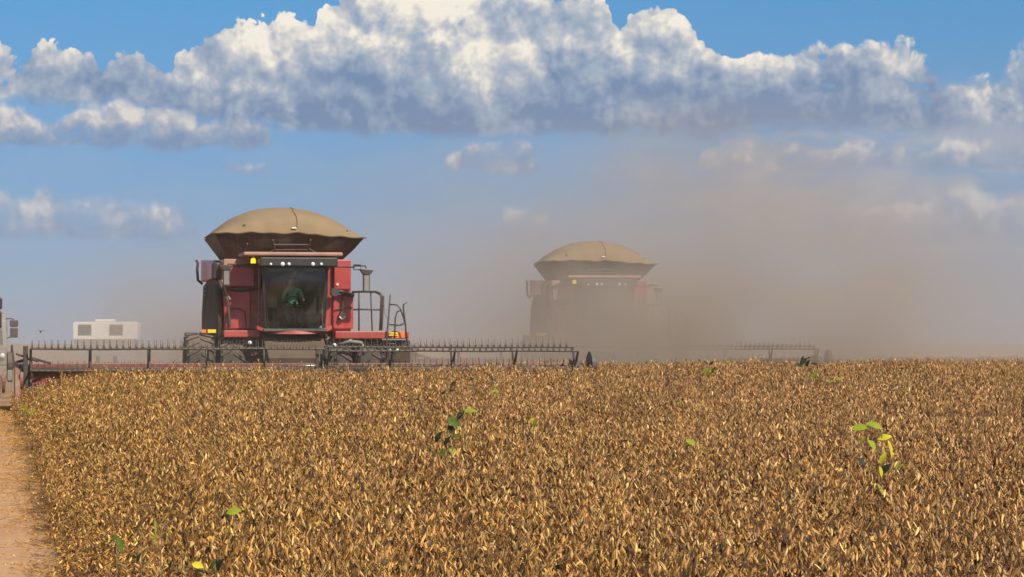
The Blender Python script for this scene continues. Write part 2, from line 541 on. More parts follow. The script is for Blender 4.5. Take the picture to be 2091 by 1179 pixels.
# ------------------------------------------------------------------ combine harvester
O1 = Vector((-5.46, 62.3, 0.0))


def L(px, py, yl):
    """local coordinates on the first machine of what the photograph shows at (px, py), yl metres behind its front wall"""
    k = (px - 1045.5) / FPX
    # (Ox + NX x + EX yl) = k (Oy + NY x + EY yl)
    x = (k * (O1.y + EY * yl) - O1.x - EX * yl) / (NX - k * NY)
    Y = O1.y + NY * x + EY * yl
    return (round(x, 3), yl, round(EYE + (702 - py) / FPX * Y, 3))


def wheel(parent, x, y, r, w, rimr, lugs=22, name='wheel', z=None):
    z = r if z is None else z
    o = empty(name, (x, y, z)); o.parent = parent
    t = MB()
    h = w / 2
    t.lathe([(-h * 0.8, rimr), (-h, rimr + 0.10), (-h, r - 0.12), (-h * 0.8, r - 0.045), (0, r - 0.035), (h * 0.8, r - 0.045), (h, r - 0.12), (h, rimr + 0.10), (h * 0.8, rimr)], (0, 0, 0), 'x', 40)
    for i in range(lugs):
        for sd_ in (-1, 1):
            a = 2 * math.pi * (i + (0.5 if sd_ > 0 else 0)) / lugs
            da = 0.20
            pts = []
            for (xx, aa) in ((0.02 * sd_, a), (h * sd_ * 0.98, a + da)):
                for rr in (r - 0.05, r):
                    for off in (-0.035 / r, 0.035 / r):
                        pts.append((xx, rr * math.cos(aa + off), rr * math.sin(aa + off)))
            t.faces(pts, [(0, 1, 3, 2), (4, 5, 7, 6), (0, 1, 5, 4), (2, 3, 7, 6), (0, 2, 6, 4), (1, 3, 7, 5)])
    t.build('tyre', M['tyre'], o)
    q = MB()
    q.lathe([(-h * 0.75, rimr + 0.01), (-h * 0.75, rimr - 0.06), (-h * 0.3, rimr * 0.45), (-h * 0.5, 0.14), (-h * 0.5, 0.0)], (0, 0, 0), 'x', 28)
    q.lathe([(h * 0.75, rimr + 0.01), (h * 0.75, rimr - 0.06), (h * 0.3, rimr * 0.45), (h * 0.5, 0.14), (h * 0.5, 0.0)], (0, 0, 0), 'x', 28)
    q.build('rim', M['rim'], o)
    return o


def make_header(root):
    """wide cutting header: floating reel in two halves, frame, belts, end dividers"""
    xa, xb = -6.62, 6.48
    xo = 0.25                                                # header centre relative to the body
    f = MB()
    X0, X1 = xa + xo, xb + xo
    f.box(X0 + 0.1, X1 - 0.1, -1.92, -1.80, 0.30, 0.86)      # back sheet
    f.box(X0, X1, -2.0, -1.76, 0.86, 0.99)                   # top tube
    f.box(X0, X1, -2.0, -1.74, 0.14, 0.30)
    hd = f.build('header', M['red_dark'], root, bevel=0.012)
    b = MB(); b.prism([(-1.93, 0.42), (-3.62, 0.13), (-3.62, 0.17), (-1.93, 0.47)], 'x', X0 + 0.25, X1 - 0.25)
    b.build('draper_belt', M['canvas'], hd)
    k = MB(); k.box(X0 + 0.1, X1 - 0.1, -3.78, -3.63, 0.08, 0.13)
    n = int((X1 - X0) / 0.15)
    for i in range(n):
        x = X0 + 0.15 + i * 0.15
        k.prism([(x - 0.025, -3.78), (x + 0.025, -3.78), (x, -3.90)], 'z', 0.09, 0.125)
    k.build('cutter_bar', M['steel'], hd)
    pp = MB(); pp.tube([(X0 + 0.3, -1.99, 0.80), (X0 + 2.2, -1.99, 0.80)], 0.03); pp.build('hydraulic_pipe', M['white'], hd, smooth=True)
    pp = MB(); pp.tube([(X0 + 6.0, -2.02, 0.93), (X0 + 7.3, -2.02, 0.93)], 0.03); pp.build('hydraulic_pipe', M['steel'], hd, smooth=True)
    pp = MB(); pp.box(X0 + 0.28, X0 + 0.36, -2.06, -2.01, 0.70, 0.98); pp.build('marker_strip', M['yellow'], hd)
    # reel halves
    Rr, yc, zc = 0.56, -2.9, 0.845
    rnd = random.Random(11)
    for (ra, rb, phase) in ((X0 + 0.28, xo + 0.30, 0.0), (xo + 0.38, X1 - 0.22, 9.0)):
        ax = MB(); ax.tube([(ra, yc, zc), (rb, yc, zc)], 0.075, 10)
        arms = int(round((rb - ra) / 1.33))
        ax.build('reel_axle', M['rail'], hd, smooth=True)
        for j in range(6):
            a = R(60 * j + phase)
            y, z = yc + Rr * math.cos(a), zc + Rr * math.sin(a)
            t = MB()
            pts = [(ra + (rb - ra) * q / 8, y, z + 0.008 * math.sin(q * 1.9 + j)) for q in range(9)]
            t.tube(pts, 0.024, 8)
            nt = int((rb - ra) / 0.145)
            for i in range(nt):
                x = ra + 0.05 + i * 0.145
                lean = rnd.uniform(-0.014, 0.014)
                hgt = rnd.uniform(0.185, 0.215)
                t.tube([(x, y, z + 0.01), (x + lean * 0.4, y - 0.01, z + 0.09), (x + lean, y + 0.03, z + hgt)], 0.009, 5, 0.005)
                t.box(x - 0.018, x + 0.018, y - 0.03, y + 0.03, z + 0.005, z + 0.055)
            t.build('reel_bat', M['rail'], hd)
        for i in range(arms + 1):
            x = ra + 0.02 + (rb - ra - 0.04) * i / arms
            s_ = MB()
            w = 0.022
            for j in range(6):
                a = R(60 * j + phase)
                y, z = yc + Rr * math.cos(a), zc + Rr * math.sin(a)
                s_.tube([(x, yc, zc), (x, y, z)], 0.038, 6, 0.024)
                a2 = R(60 * (j + 1) + phase)
                s_.tube([(x, yc + 0.45 * Rr * math.cos(a), zc + 0.45 * Rr * math.sin(a)), (x, yc + 0.45 * Rr * math.cos(a2), zc + 0.45 * Rr * math.sin(a2))], 0.016, 6)
            s_.build('reel_spider', M['dark'], hd)
    # arms that carry the reel
    for x in (X0 + 0.12, xo + 0.34, X1 - 0.1):
        a = MB()
        a.prism([(-1.86, 0.95), (-1.86, 1.10), (-2.9, 0.93), (-2.95, 0.76), (-2.75, 0.74)], 'x', x - 0.05, x + 0.05)
        a.build('reel_arm', M['dark'], hd, bevel=0.01)
    for dx in (-0.18, 0.02, 0.24):
        a = MB(); a.box(xo + 0.3 + dx, xo + 0.37 + dx, -3.02, -2.92, 0.55, 1.42 - abs(dx) * 0.4)
        a.build('reel_post', M['dark'], hd, bevel=0.008)
    # end dividers
    for sgn, xe in ((-1, X0), (1, X1)):
        d = MB()
        d.prism([(-1.75, 0.12), (-1.75, 1.02), (-2.35, 1.04), (-3.3, 0.72), (-4.25, 0.22), (-4.6, 0.06), (-3.8, 0.05)], 'x', xe - 0.06, xe + 0.06)
        d.build('end_divider', M['red_dark'] if sgn < 0 else M['dark'], hd, bevel=0.02)
        g = MB(); g.lathe([(-0.07, 0.0), (-0.07, 0.30), (-0.05, 0.34), (0.05, 0.34), (0.07, 0.30), (0.07, 0.0)], (xe + sgn * 0.16, -2.9, 0.93), 'x', 22)
        g.build('drive_cover', M['dark'], hd)
        if sgn < 0:
            g = MB(); g.lathe([(-0.03, 0.0), (-0.03, 0.20), (0.03, 0.20), (0.03, 0)], (xe + 0.10, -3.3, 0.62), 'x', 18)
            g.build('red_disc', M['red_dark'], hd)
            g = MB(); g.tube([(xe - 0.1, -2.9, 0.9), (xe - 0.12, -3.0, 1.42)], 0.06, 8, 0.02)
            g.tube([(xe - 0.16, -2.9, 1.0), (xe + 0.35, -2.6, 1.12), (xe + 0.75, -2.3, 1.0)], 0.03, 8)
            g.tube([(xe - 0.02, -3.0, 1.22), (xe + 0.45, -2.8, 1.05)], 0.025, 8)
            g.build('hose_bracket', M['rail'], hd)
            g = MB(); g.box(xe - 0.22, xe - 0.1, -3.25, -2.7, 0.62, 0.86); g.build('guard_plate', M['grey'], hd, bevel=0.01)
            g = MB(); g.lathe([(-0.03, 0.0), (-0.03, 0.26), (0.03, 0.26), (0.03, 0)], (xe - 0.30, -3.0, 0.60), 'x', 18)
            g.build('pulley', M['red_dark'], hd)
            g = MB(); g.box(xe + 0.13, xe + 0.24, -3.02, -2.88, 0.30, 1.40); g.build('end_post', M['dark'], hd, bevel=0.01)
    return hd


def superq(t, p): return math.copysign(abs(t) ** p, t)


def make_combine():
    root = empty('combine_harvester', O1, TH)
    # ---- main hull
    xl, _, zt = L(455, 527, 0.0); xr, _, zb = L(720, 676, 0.0)
    b = MB()
    b.prism([(0.05, zb), (0.05, zt - 0.03), (1.6, zt), (4.9, zt - 0.05), (5.6, 2.9), (6.1, 2.3), (6.0, 1.2), (4.4, 1.05), (1.0, 1.2)], 'x', xl + 0.03, xr - 0.03)
    b.build('body', M['red'], root, bevel=0.04)
    # front wall panels, left and right of the cab
    def panel(x0, y0, x1, y1, yl, dep, mat, name='front_panel', bev=0.03):
        a = L(x0, y0, yl); c = L(x1, y1, yl)
        q = MB(); q.box(a[0], c[0], yl, yl + dep, c[2], a[2])
        return q.build(name, mat, root, bevel=bev)
    panel(457, 529, 527, 543, -0.02, 0.3, M['ledge'], 'upper_rail', 0.015)
    panel(468, 546, 520, 586, -0.22, 0.42, M['red'])
    panel(520, 543, 531, 590, -0.20, 0.40, M['dark'], 'corner_trim', 0.01)
    panel(468, 592, 512, 672, -0.06, 0.22, M['red'])
    panel(512, 592, 528, 672, -0.03, 0.2, M['red_dark'], 'panel_edge', 0.01)
    panel(682, 530, 717, 592, -0.12, 0.3, M['red'])
    panel(680, 600, 722, 672, -0.06, 0.24, M['red'])
    q = MB()
    a = L(472, 590, -0.1); c = L(512, 586, -0.1)
    q.tube([(a[0] - 0.05, -0.14, a[2]), ((a[0] + c[0]) / 2, -0.16, a[2] - 0.03), (c[0] + 0.1, -0.14, c[2])], 0.045, 8)
    q.build('hinge_bar', M['dark'], root)
    q = MB()
    q.tube([L(681, 592, -0.2), L(700, 598, -0.22), L(722, 604, -0.14)], 0.05, 8)
    q.build('hinge_bar', M['dark'], root)
    q = MB(); q.lathe([(-0.05, 0.0), (-0.05, 0.10), (0.05, 0.11), (0.05, 0)], L(684, 597, -0.26), 'y', 14); q.build('hinge_hub', M['dark'], root)
    # handles and hoses on the front wall
    q = MB()
    q.tube([L(474, 633, -0.1), L(476, 629, -0.14), L(492, 631, -0.15), L(500, 637, -0.15), L(503, 668, -0.12)], 0.018, 6)
    q.build('grab_handle', M['dark'], root)
    q = MB(); q.tube([L(447, 574, -0.1), L(455, 592, -0.16), L(464, 612, -0.18), L(468, 645, -0.16), L(470, 668, -0.12)], 0.035, 8); q.build('side_handrail', M['rail'], root)
    q = MB(); q.tube([L(453, 573, -0.05), L(462, 598, -0.2), L(470, 612, -0.2)], 0.022, 8); q.build('side_handrail', M['ledge'], root)
    q = MB()
    q.tube([L(699, 607, -0.14), L(700, 625, -0.16), L(698, 640, -0.16)], 0.022, 6)
    q.tube([L(683, 633, -0.10), L(700, 630, -0.10), L(721, 628, -0.08)], 0.014, 6)
    q.build('hose', M['dark'], root)
    q = MB(); q.lathe([(-0.04, 0.0), (-0.04, 0.075), (0.03, 0.085), (0.03, 0)], L(699, 645, -0.16), 'y', 16); q.build('fire_extinguisher_cap', M['dark'], root)
    q = MB(); q.lathe([(-0.015, 0.0), (-0.015, 0.03), (0.015, 0.03), (0.015, 0)], L(689, 581, -0.14), 'y', 14); q.build('round_sticker', M['white'], root)
    q = MB(); q.tube([L(693, 647, -0.2), L(699, 653, -0.21), L(706, 647, -0.2)], 0.014, 6); q.build('handle_loop', M['steel'], root)
    # ---- left side: dark shield, upper red panel, exhaust
    s0 = xl - 0.02
    q = MB()
    q.prism([(0.15, 1.55), (0.05, 2.0), (0.45, 2.9), (1.2, 3.02), (3.4, 3.02), (4.4, 2.95), (4.9, 2.2), (4.9, 1.5), (3.5, 1.35), (1.3, 1.4)], 'x', s0 - 0.10, s0 + 0.02)
    q.build('side_shield', M['shield'], root, bevel=0.05)
    q = MB()
    for zz in (2.86, 2.76, 2.66):
        q.box(s0 - 0.13, s0 - 0.105, 3.2, 4.2, zz, zz + 0.04)
    q.build('vent_grille', M['black'], root)
    q = MB(); q.prism([(1.6, 3.04), (1.6, 3.42), (4.9, 3.62), (4.95, 3.04)], 'x', s0 - 0.12, s0 + 0.30)
    q.build('engine_cover', M['red'], root, bevel=0.04)
    q = MB(); q.prism([(0.8, 3.04), (0.8, 3.40), (1.58, 3.50), (1.58, 3.04)], 'x', s0 - 0.08, s0 + 0.28); q.build('engine_grille', M['dark'], root, bevel=0.02)
    q = MB(); e = s0 - 0.22
    q.tube([(e + 0.12, 4.6, 2.98), (e, 4.6, 3.08), (e - 0.02, 4.6, 3.35), (e, 4.6, 3.52), (e - 0.05, 4.6, 3.60)], 0.035, 8); q.build('side_rail', M['dark'], root)
    # ---- grain tank extension flaring outwards
    lo = [L(467, 527, 1.0)[0], L(697, 527, 1.0)[0]]
    x0, x1 = lo
    z0 = zt - 0.02
    hx0, hx1, hy0, hy1, zh = x0 - 0.40, x1 + 0.50, 0.40, 3.5, 4.08
    dips = [0.02, -0.10, -0.03, 0.02, 0.02, -0.04, -0.06, 0.0]
    def rim_z(u): return zh + 0.035 - 0.055 * u + 0.022 * math.sin(u * 9.5) * (1 - abs(u)) + 0.030 * math.cos(u * 3.0) + 0.012 * math.sin(u * 21)
    nseg = 28
    q = MB()
    vs, fs = [], []
    for i in range(nseg + 1):
        u = -1 + 2 * i / nseg
        zz = rim_z(u)
        xx0 = (x0 + x1) / 2 + u * (x1 - x0) / 2
        xx1 = (hx0 + hx1) / 2 + u * (hx1 - hx0) / 2
        fold = 0.05 * math.sin(u * 7.0) + 0.03 * math.sin(u * 17.0)
        vs += [(xx0, 1.0, z0), ((xx0 + xx1) / 2, 0.66 + fold, (z0 + zz) / 2), (xx1, hy0, zz)]
    for i in range(nseg):
        for j in range(2):
            a = i * 3 + j
            fs.append((a, a + 3, a + 4, a + 1))
    q.faces(vs, fs)
    B = (3.0, z0)
    q.faces([(x0, 1.0, z0), (x0, B[0], z0), (hx0, hy1, zh), (hx0, hy0, rim_z(-1))], [(0, 1, 2, 3)])
    q.faces([(x1, 1.0, z0), (x1, B[0], z0), (hx1, hy1, zh), (hx1, hy0, rim_z(1))], [(0, 1, 2, 3)])
    q.faces([(x0, B[0], z0), (x1, B[0], z0), (hx1, hy1, zh), (hx0, hy1, zh)], [(0, 1, 2, 3)])
    tk = q.build('grain_tank', M['tank'], root)
    sm = tk.modifiers.new('thick', 'SOLIDIFY'); sm.thickness = 0.03
    q = MB()
    for px_, pz in ((557, 515), (634, 515)):
        a = L(px_, 522, 0.55); c = L(px_ + (-26 if px_ < 600 else 30), 528, 0.8)
        q.tube([L(px_, 490, 0.40), L(px_ + (4 if px_ < 600 else -4), 508, 0.58), c], 0.022, 6)
    q.tube([L(560, 500, 0.5), L(632, 500, 0.5)], 0.018, 6); q.tube([L(562, 510, 0.6), L(632, 510, 0.6)], 0.018, 6)
    q.tube([L(505, 498, 0.42), L(497, 522, 0.8)], 0.02, 6)
    q.build('tank_brace', M['rail'], tk)
    # tarp dome
    nx_, ny_ = 48, 28
    vs, fs = [], []
    cx, cy = (hx0 + hx1) / 2, (hy0 + hy1) / 2
    ax_, ay_ = (hx1 - hx0) / 2 + 0.02, (hy1 - hy0) / 2 + 0.03
    rnd = random.Random(5)
    for j in range(ny_ + 1):
        v = -1 + 2 * j / ny_
        for i in range(nx_ + 1):
            u = -1 + 2 * i / nx_
            g = (max(0, 1 - abs(u) ** 2.35)) ** 0.95 * (max(0, 1 - abs(v) ** 2.2)) ** 0.62
            kk = max(0, 1 - (v + 1) * 1.6) ** 1.5; base = rim_z(u) * kk + (zh - 0.045 * u) * (1 - kk)
            z = base + 0.74 * g
            # hoops under the cloth and slack between them
            z += 0.010 * math.sin(u * 23 + v * 5) * g * (1 - g) * 2 + 0.012 * math.sin(v * 9 + u * 4) * g * (1 - g) * 2
            if v < -0.999: z -= 0.03
            vs.append((cx + u * ax_, cy + v * ay_, z))
    for j in range(ny_):
        for i in range(nx_):
            a = j * (nx_ + 1) + i
            fs.append((a, a + 1, a + nx_ + 2, a + nx_ + 1))
    q = MB(); q.faces(vs, fs)
    tp = q.build('tank_cover', M['tarp'], root, smooth=True)
    q = MB()
    q.tube([(cx + (-1 + 2 * i / 40) * ax_, hy0 - 0.05, rim_z(-1 + 2 * i / 40) - 0.01) for i in range(41)], 0.018, 6)
    q.build('hem_rope', M['tarp_dark'], tp)
    def on_tarp(u, v):
        g = (max(0, 1 - abs(u) ** 2.35)) ** 0.95 * (max(0, 1 - abs(v) ** 2.2)) ** 0.62
        kk = max(0, 1 - (v + 1) * 1.6) ** 1.5
        return (cx + u * ax_, cy + v * ay_ - 0.004, rim_z(u) * kk + (zh - 0.045 * u) * (1 - kk) + 0.74 * g + 0.006)
    q = MB()
    q.tube([on_tarp(0.09 + 0.012 * math.sin(i), -0.985 + i * 0.09) for i in range(22)], 0.010, 5)
    q.build('seam', M['tarp_dark'], tp)
    for (uu_, vv_, r_) in ((-0.60, -0.93, 0.035), (0.76, -0.9, 0.025)):
        q = MB(); q.lathe([(-0.01, 0), (-0.01, r_), (0.01, r_), (0.01, 0)], on_tarp(uu_, vv_), 'y', 10); q.build('eyelet', M['dark'], tp)
    q = MB(); p_ = on_tarp(0.05, -0.985); q.box(p_[0] - 0.06, p_[0] + 0.06, p_[1] - 0.03, p_[1] + 0.02, p_[2] - 0.015, p_[2] + 0.015); q.build('cover_latch', M['white'], tp, bevel=0.01)
    # ---- cab
    yf = -1.25
    a = L(540, 545, yf); c = L(670, 673, yf)
    cx0, cx1, cz0, cz1 = a[0], c[0], c[2], a[2]
    ccx = (cx0 + cx1) / 2; hw = (cx1 - cx0) / 2
    q = MB()
    q.box(cx0 - 0.02, cx1 + 0.02, -0.05, 0.02, cz0 - 0.05, cz1 + 0.05)              # rear wall
    q.box(cx0, cx1, yf + 0.12, -0.05, cz0 - 0.04, cz0 + 0.02)                       # floor
    cab = q.build('cab', M['cabin'], root)
    rl = L(528, 526, yf + 0.0); rr_ = L(690, 546, yf)
    q = MB(); q.box(rl[0] - 0.35, rr_[0] + 0.12, yf + 0.02, 0.15, zt + 0.02, zt + 0.11); q.build('roof', M['ledge'], cab, bevel=0.03)
    q = MB(); q.box(rl[0] + 0.02, rr_[0] - 0.02, yf - 0.14, yf + 0.5, cz1 + 0.005, zt - 0.02); q.build('light_bar', M['black'], cab, bevel=0.03)
    for i, (px_, wpx) in enumerate(((553, 8), (577, 13), (590, 10), (639, 12), (656, 9))):
        p_ = L(px_, 539.5, yf - 0.15)
        wl = wpx / 88 / 2
        q = MB(); q.lathe([(-0.02, 0.0), (-0.02, wl * 0.6), (0.02, wl * 0.75), (0.02, 0)], (p_[0], p_[1], p_[2]), 'y', 14)
        q.build('work_light', M['lens'], cab, smooth=True)
    # windscreen: curved sheet with rounded lower corners
    nz_, nx2 = 16, 16
    vs, fs = [], []
    for j in range(nz_ + 1):
        v = j / nz_
        z = cz0 + (cz1 - cz0) * v
        wv = hw * (0.93 + 0.07 * min(1, v * 1.6)) * (1 - 0.16 * max(0, 1 - v / 0.10) ** 2)
        for i in range(nx2 + 1):
            u = -1 + 2 * i / nx2
            y = yf + 0.20 * u * u + 0.30 * (1 - v) ** 2 * 0.6 + 0.05 * v
            zz = z - (0.05 * (1 - u * u) if j == 0 else 0)
            vs.append((ccx + u * wv, y, zz))
    for j in range(nz_):
        for i in range(nx2):
            a = j * (nx2 + 1) + i
            fs.append((a, a + 1, a + nx2 + 2, a + nx2 + 1))
    q = MB(); q.faces(vs, fs); ws = q.build('windscreen', M['glass'], cab, smooth=True)
    # seal round the windscreen
    edge = [vs[j * (nx2 + 1)] for j in range(nz_, -1, -1)] + [vs[i] for i in range(1, nx2)] + [vs[j * (nx2 + 1) + nx2] for j in range(nz_ + 1)]
    q = MB(); q.tube(edge, 0.028, 6); q.build('seal', M['black'], ws)
    # side windows and pillars
    for sg in (-1, 1):
        e0 = vs[nx2 if sg > 0 else 0]; e1 = vs[nz_ * (nx2 + 1) + (nx2 if sg > 0 else 0)]
        q = MB(); q.faces([e0, (e1[0], -0.06, cz0), (e1[0], -0.06, cz1), e1], [(0, 1, 2, 3)]); q.build('side_window', M['sideglass'], cab)
        q = MB(); q.tube([(e1[0] + sg * 0.03, -0.30, cz0), (e1[0] + sg * 0.03, -0.30, cz1)], 0.035, 6); q.build('pillar', M['red_dark'] if sg < 0 else M['black'], cab)
    # red sill under the windscreen, bowed
    q = MB(); n = 18; prof = []
    for i in range(n + 1):
        u = -1 + 2 * i / n
        prof.append((ccx + u * (hw + 0.14), yf + 0.12 + 0.28 * u * u, cz0 - 0.06 + 0.12 * u ** 4))
    vv, ff = [], []
    for (x, y, z) in prof:
        vv += [(x, y, z + 0.035), (x, y - 0.02, z - 0.05), (x, y + 0.4, z - 0.05), (x, y + 0.4, z + 0.035)]
    for i in range(n):
        for k in range(4):
            ff.append((i * 4 + k, i * 4 + (k + 1) % 4, i * 4 + 4 + (k + 1) % 4, i * 4 + 4 + k))
    q.faces(vv, ff); q.build('cab_sill', M['red'], cab)
    # wiper, visors, seat, steering column, monitor
    q = MB(); q.tube([L(607, 549, yf - 0.02), L(583, 602, yf - 0.0)], 0.010, 5); q.tube([L(603, 549, yf - 0.03), L(577, 606, yf - 0.01)], 0.007, 5); q.build('wiper', M['rail'], ws)
    for (pa, pb) in ((547, 600), (624, 668)):
        a = L(pa, 549, yf + 0.3); c = L(pb, 555, yf + 0.3)
        q = MB(); q.box(a[0], c[0], yf + 0.30, yf + 0.33, c[2], a[2]); q.build('sun_visor', M['grey'], cab, bevel=0.005)
    q = MB(); q.box(ccx - 0.24, ccx + 0.24, -0.62, -0.14, 2.13, 2.25); q.box(ccx - 0.23, ccx + 0.23, -0.24, -0.12, 2.2, 2.95); q.box(ccx - 0.15, ccx + 0.15, -0.55, -0.25, cz0, 2.13)
    q.build('operator_seat', M['seat'], cab, bevel=0.03)
    q = MB(); q.tube([(ccx, -1.02, cz0), (ccx, -0.98, 2.2), (ccx, -0.86, 2.44)], 0.045, 8)
    for k in range(20):
        a0, a1 = 2 * math.pi * k / 20, 2 * math.pi * (k + 1) / 20
        f = lambda a: (ccx + 0.19 * math.cos(a), -0.84 + 0.13 * math.sin(a) * 0.9, 2.47 + 0.10 * math.sin(a))
        q.tube([f(a0), f(a1)], 0.014, 5)
    q.build('steering_wheel', M['black'], cab)
    q = MB(); q.box(ccx - 0.60, ccx - 0.42, -0.9, -0.86, 2.30, 2.52); q.tube([(ccx - 0.5, -0.86, 2.3), (ccx - 0.5, -0.8, cz0)], 0.015, 5); q.build('monitor', M['grey'], cab, bevel=0.01)
    q = MB(); q.box(ccx + 0.30, ccx + 0.66, -0.92, -0.2, cz0 + 0.02, 2.16); q.build('side_console', M['grey'], cab, bevel=0.03)
    q = MB(); q.box(ccx - 0.66, ccx - 0.34, -0.85, -0.3, cz0 + 0.02, 1.96); q.build('tool_box', M['grey'], cab, bevel=0.03)
    # beacon on the left roof corner, its bracket
    p_ = L(517, 534, -0.75)
    q = MB(); q.lathe([(-0.10, 0.0), (-0.10, 0.075), (-0.05, 0.075), (-0.05, 0.0)], p_, 'z', 14); q.tube([(p_[0], p_[1], p_[2] - 0.09), (p_[0] + 0.3, p_[1] + 0.1, p_[2] - 0.08)], 0.02, 6)
    bc = q.build('beacon', M['black'], root)
    q = MB(); q.lathe([(-0.05, 0.06), (0.04, 0.062), (0.075, 0.035), (0.085, 0.0)], p_, 'z', 14); q.build('beacon_lens', M['beacon'], bc, smooth=True)
    # mirrors
    def mirror(arm, cap, body, k=1.0):
        q = MB(); q.tube(arm, 0.022, 6); ma = q.build('mirror_arm', M['dark'], root)
        (x, y, z) = cap
        q = MB(); q.faces([(x - 0.17, y - 0.1, z + 0.05), (x + 0.17, y - 0.1, z + 0.02), (x + 0.17, y + 0.1, z + 0.02), (x - 0.17, y + 0.1, z + 0.05),
                           (x - 0.09, y - 0.08, z - 0.08), (x + 0.09, y - 0.08, z - 0.08), (x + 0.09, y + 0.08, z - 0.08), (x - 0.09, y + 0.08, z - 0.08)],
                          [(0, 1, 2, 3), (4, 5, 6, 7), (0, 1, 5, 4), (1, 2, 6, 5), (2, 3, 7, 6), (3, 0, 4, 7)])
        q.build('mirror_cap', M['rail'], ma, bevel=0.01)
        q = MB(); (x, y, z) = body
        q.box(x - 0.085, x + 0.085, y - 0.05, y + 0.05, z - 0.24, z + 0.24)
        q.build('mirror_head', M['rail'], ma, bevel=0.025)
        q = MB(); q.box(x - 0.06, x + 0.06, y - 0.056, y - 0.051, z - 0.20, z + 0.20); q.build('mirror_back', M['grey'], ma)
    mirror([L(684, 545, -0.7), L(724, 546, -0.8), L(724, 543, -0.8), L(745, 543, -0.8), L(748, 548, -0.8)], L(748, 554, -0.8), L(748, 577, -0.8))
    q = MB(); a = L(722, 541, -0.8); c = L(736, 551, -0.8); q.tube([(a[0], -0.82, a[2]), (c[0], -0.82, a[2]), (c[0], -0.82, c[2]), (a[0], -0.82, c[2]), (a[0], -0.82, a[2])], 0.018, 6); q.build('mirror_bracket', M['dark'], root)
    mirror([L(527, 539, -0.75), L(490, 541, -0.8), L(466, 539, -0.8), L(462, 546, -0.8)], L(461, 545, -0.8), L(462, 564, -0.8))
    # ---- platform with railing, steps
    a = L(684, 675, -0.4); c = L(836, 692, -0.4)
    q = MB(); q.box(a[0], c[0] - 0.02, -0.45, 0.9, c[2], a[2] - 0.02); pf = q.build('platform', M['red'], root, bevel=0.02)
    a = L(800, 676, -0.47); c = L(836, 693, -0.47)
    q = MB(); q.box(a[0], c[0] - 0.12, -0.48, -0.46, c[2] + 0.03, a[2] - 0.03); q.build('side_marker', M['orange'], pf)
    a = L(794, 679, -0.49); c = L(812, 686, -0.49)
    q = MB(); q.box(a[0], c[0], -0.51, -0.49, c[2], a[2]); q.build('reflector', M['yellow'], pf)
    a = L(457, 674, -0.3); c = L(530, 689, -0.3)
    q = MB(); q.box(a[0], c[0], -0.35, 0.4, c[2], a[2] - 0.01); q.build('lower_rail', M['red'], root, bevel=0.02)
    for (px_, w, mt) in ((418, 12, 'orange'), (431, 20, 'yellow')):
        a = L(px_ - w / 2, 673, 0.15); c = L(px_ + w / 2, 680, 0.15)
        q = MB(); q.box(a[0], c[0], 0.12, 0.15, c[2], a[2]); q.build('marker_reflector', M[mt], root)
    q = MB(); a = L(412, 676, 0.2); c = L(462, 676, 0.2); q.tube([a, c], 0.02, 6); q.build('marker_arm', M['dark'], root)
    def bars(name, lst, par, mat='rail'):
        q = MB()
        for pts, r in lst: q.tube([L(*p) for p in pts], r, 8)
        return q.build(name, M[mat], par, smooth=True)
    bars('railing', [([(720, 597, 0.3), (732, 596, 0.0), (768, 596, -0.2), (777, 599, -0.3), (779, 610, -0.3), (776, 675, -0.3)], 0.027),
                     ([(733, 597, 0.0), (733, 676, 0.0)], 0.022), ([(757, 597, -0.1), (760, 676, -0.1)], 0.018),
                     ([(722, 633, 0.1), (733, 632, 0.0), (775, 633, -0.25)], 0.020), ([(768, 597, 0.6), (783, 606, 0.6), (779, 675, 0.6)], 0.027)], pf)
    bars('ladder_rail', [([(797, 602, -0.5), (794, 640, -0.5), (790, 690, -0.5), (789, 735, -0.5)], 0.020),
                         ([(797, 622, -0.5), (811, 623, -0.55), (818, 632, -0.6), (826, 655, -0.6), (823, 662, -0.6), (815, 665, -0.6), (795, 663, -0.55)], 0.018),
                         ([(806, 690, -0.5), (807, 650, -0.52), (811, 637, -0.55), (818, 634, -0.58), (824, 645, -0.6)], 0.018),
                         ([(831, 618, -0.8), (824, 622, -0.8), (824, 634, -0.8), (828, 665, -0.7), (832, 710, -0.6)], 0.021)], pf)
    for (sx_, sy_) in ((795, 663), (793, 682), (790, 702), (790, 722)):
        bars('ladder_step', [([(sx_, sy_, -0.5), (sx_ + 18, sy_ + 1, -0.5)], 0.015)], pf)
    bars('antenna_wire', [([(783, 606, 0.0), (785, 640, 0.0), (793, 655, -0.2)], 0.006)], pf)
    # tool box and lamps beside the ladder
    a = L(757, 694, -0.1); c = L(838, 741, -0.1)
    q = MB(); q.box(a[0], c[0], -0.12, 0.9, c[2], a[2] - 0.01); q.build('battery_box', M['shield'], root, bevel=0.03)
    for (px_, py_) in ((795, 700), (812, 700)):
        p_ = L(px_, py_ + 16, -0.62)
        q = MB(); q.lathe([(-0.03, 0.0), (-0.03, 0.045), (0.02, 0.05), (0.02, 0)], p_, 'y', 12); q.build('headlight', M['lens'], root, smooth=True)
    a = L(738, 742, -0.2); c = L(830, 750, -0.2)
    q = MB(); q.box(a[0], c[0], -0.22, 0.2, c[2], a[2]); q.build('step_beam', M['red'], root, bevel=0.01)
    a = L(698, 744, -0.6); c = L(738, 749, -0.6)
    q = MB(); q.box(a[0], c[0], -0.62, -0.5, c[2], a[2]); q.build('tube_bracket', M['white'], root, bevel=0.01)
    # ---- feeder house and axle under the cab
    q = MB(); q.prism([(0.9, 1.1), (0.9, 1.75), (-0.6, 1.62), (-1.85, 1.12), (-1.85, 0.35), (-0.6, 0.62)], 'x', ccx - 0.72, ccx + 0.72)
    fh = q.build('feeder_house', M['shield'], root, bevel=0.03)
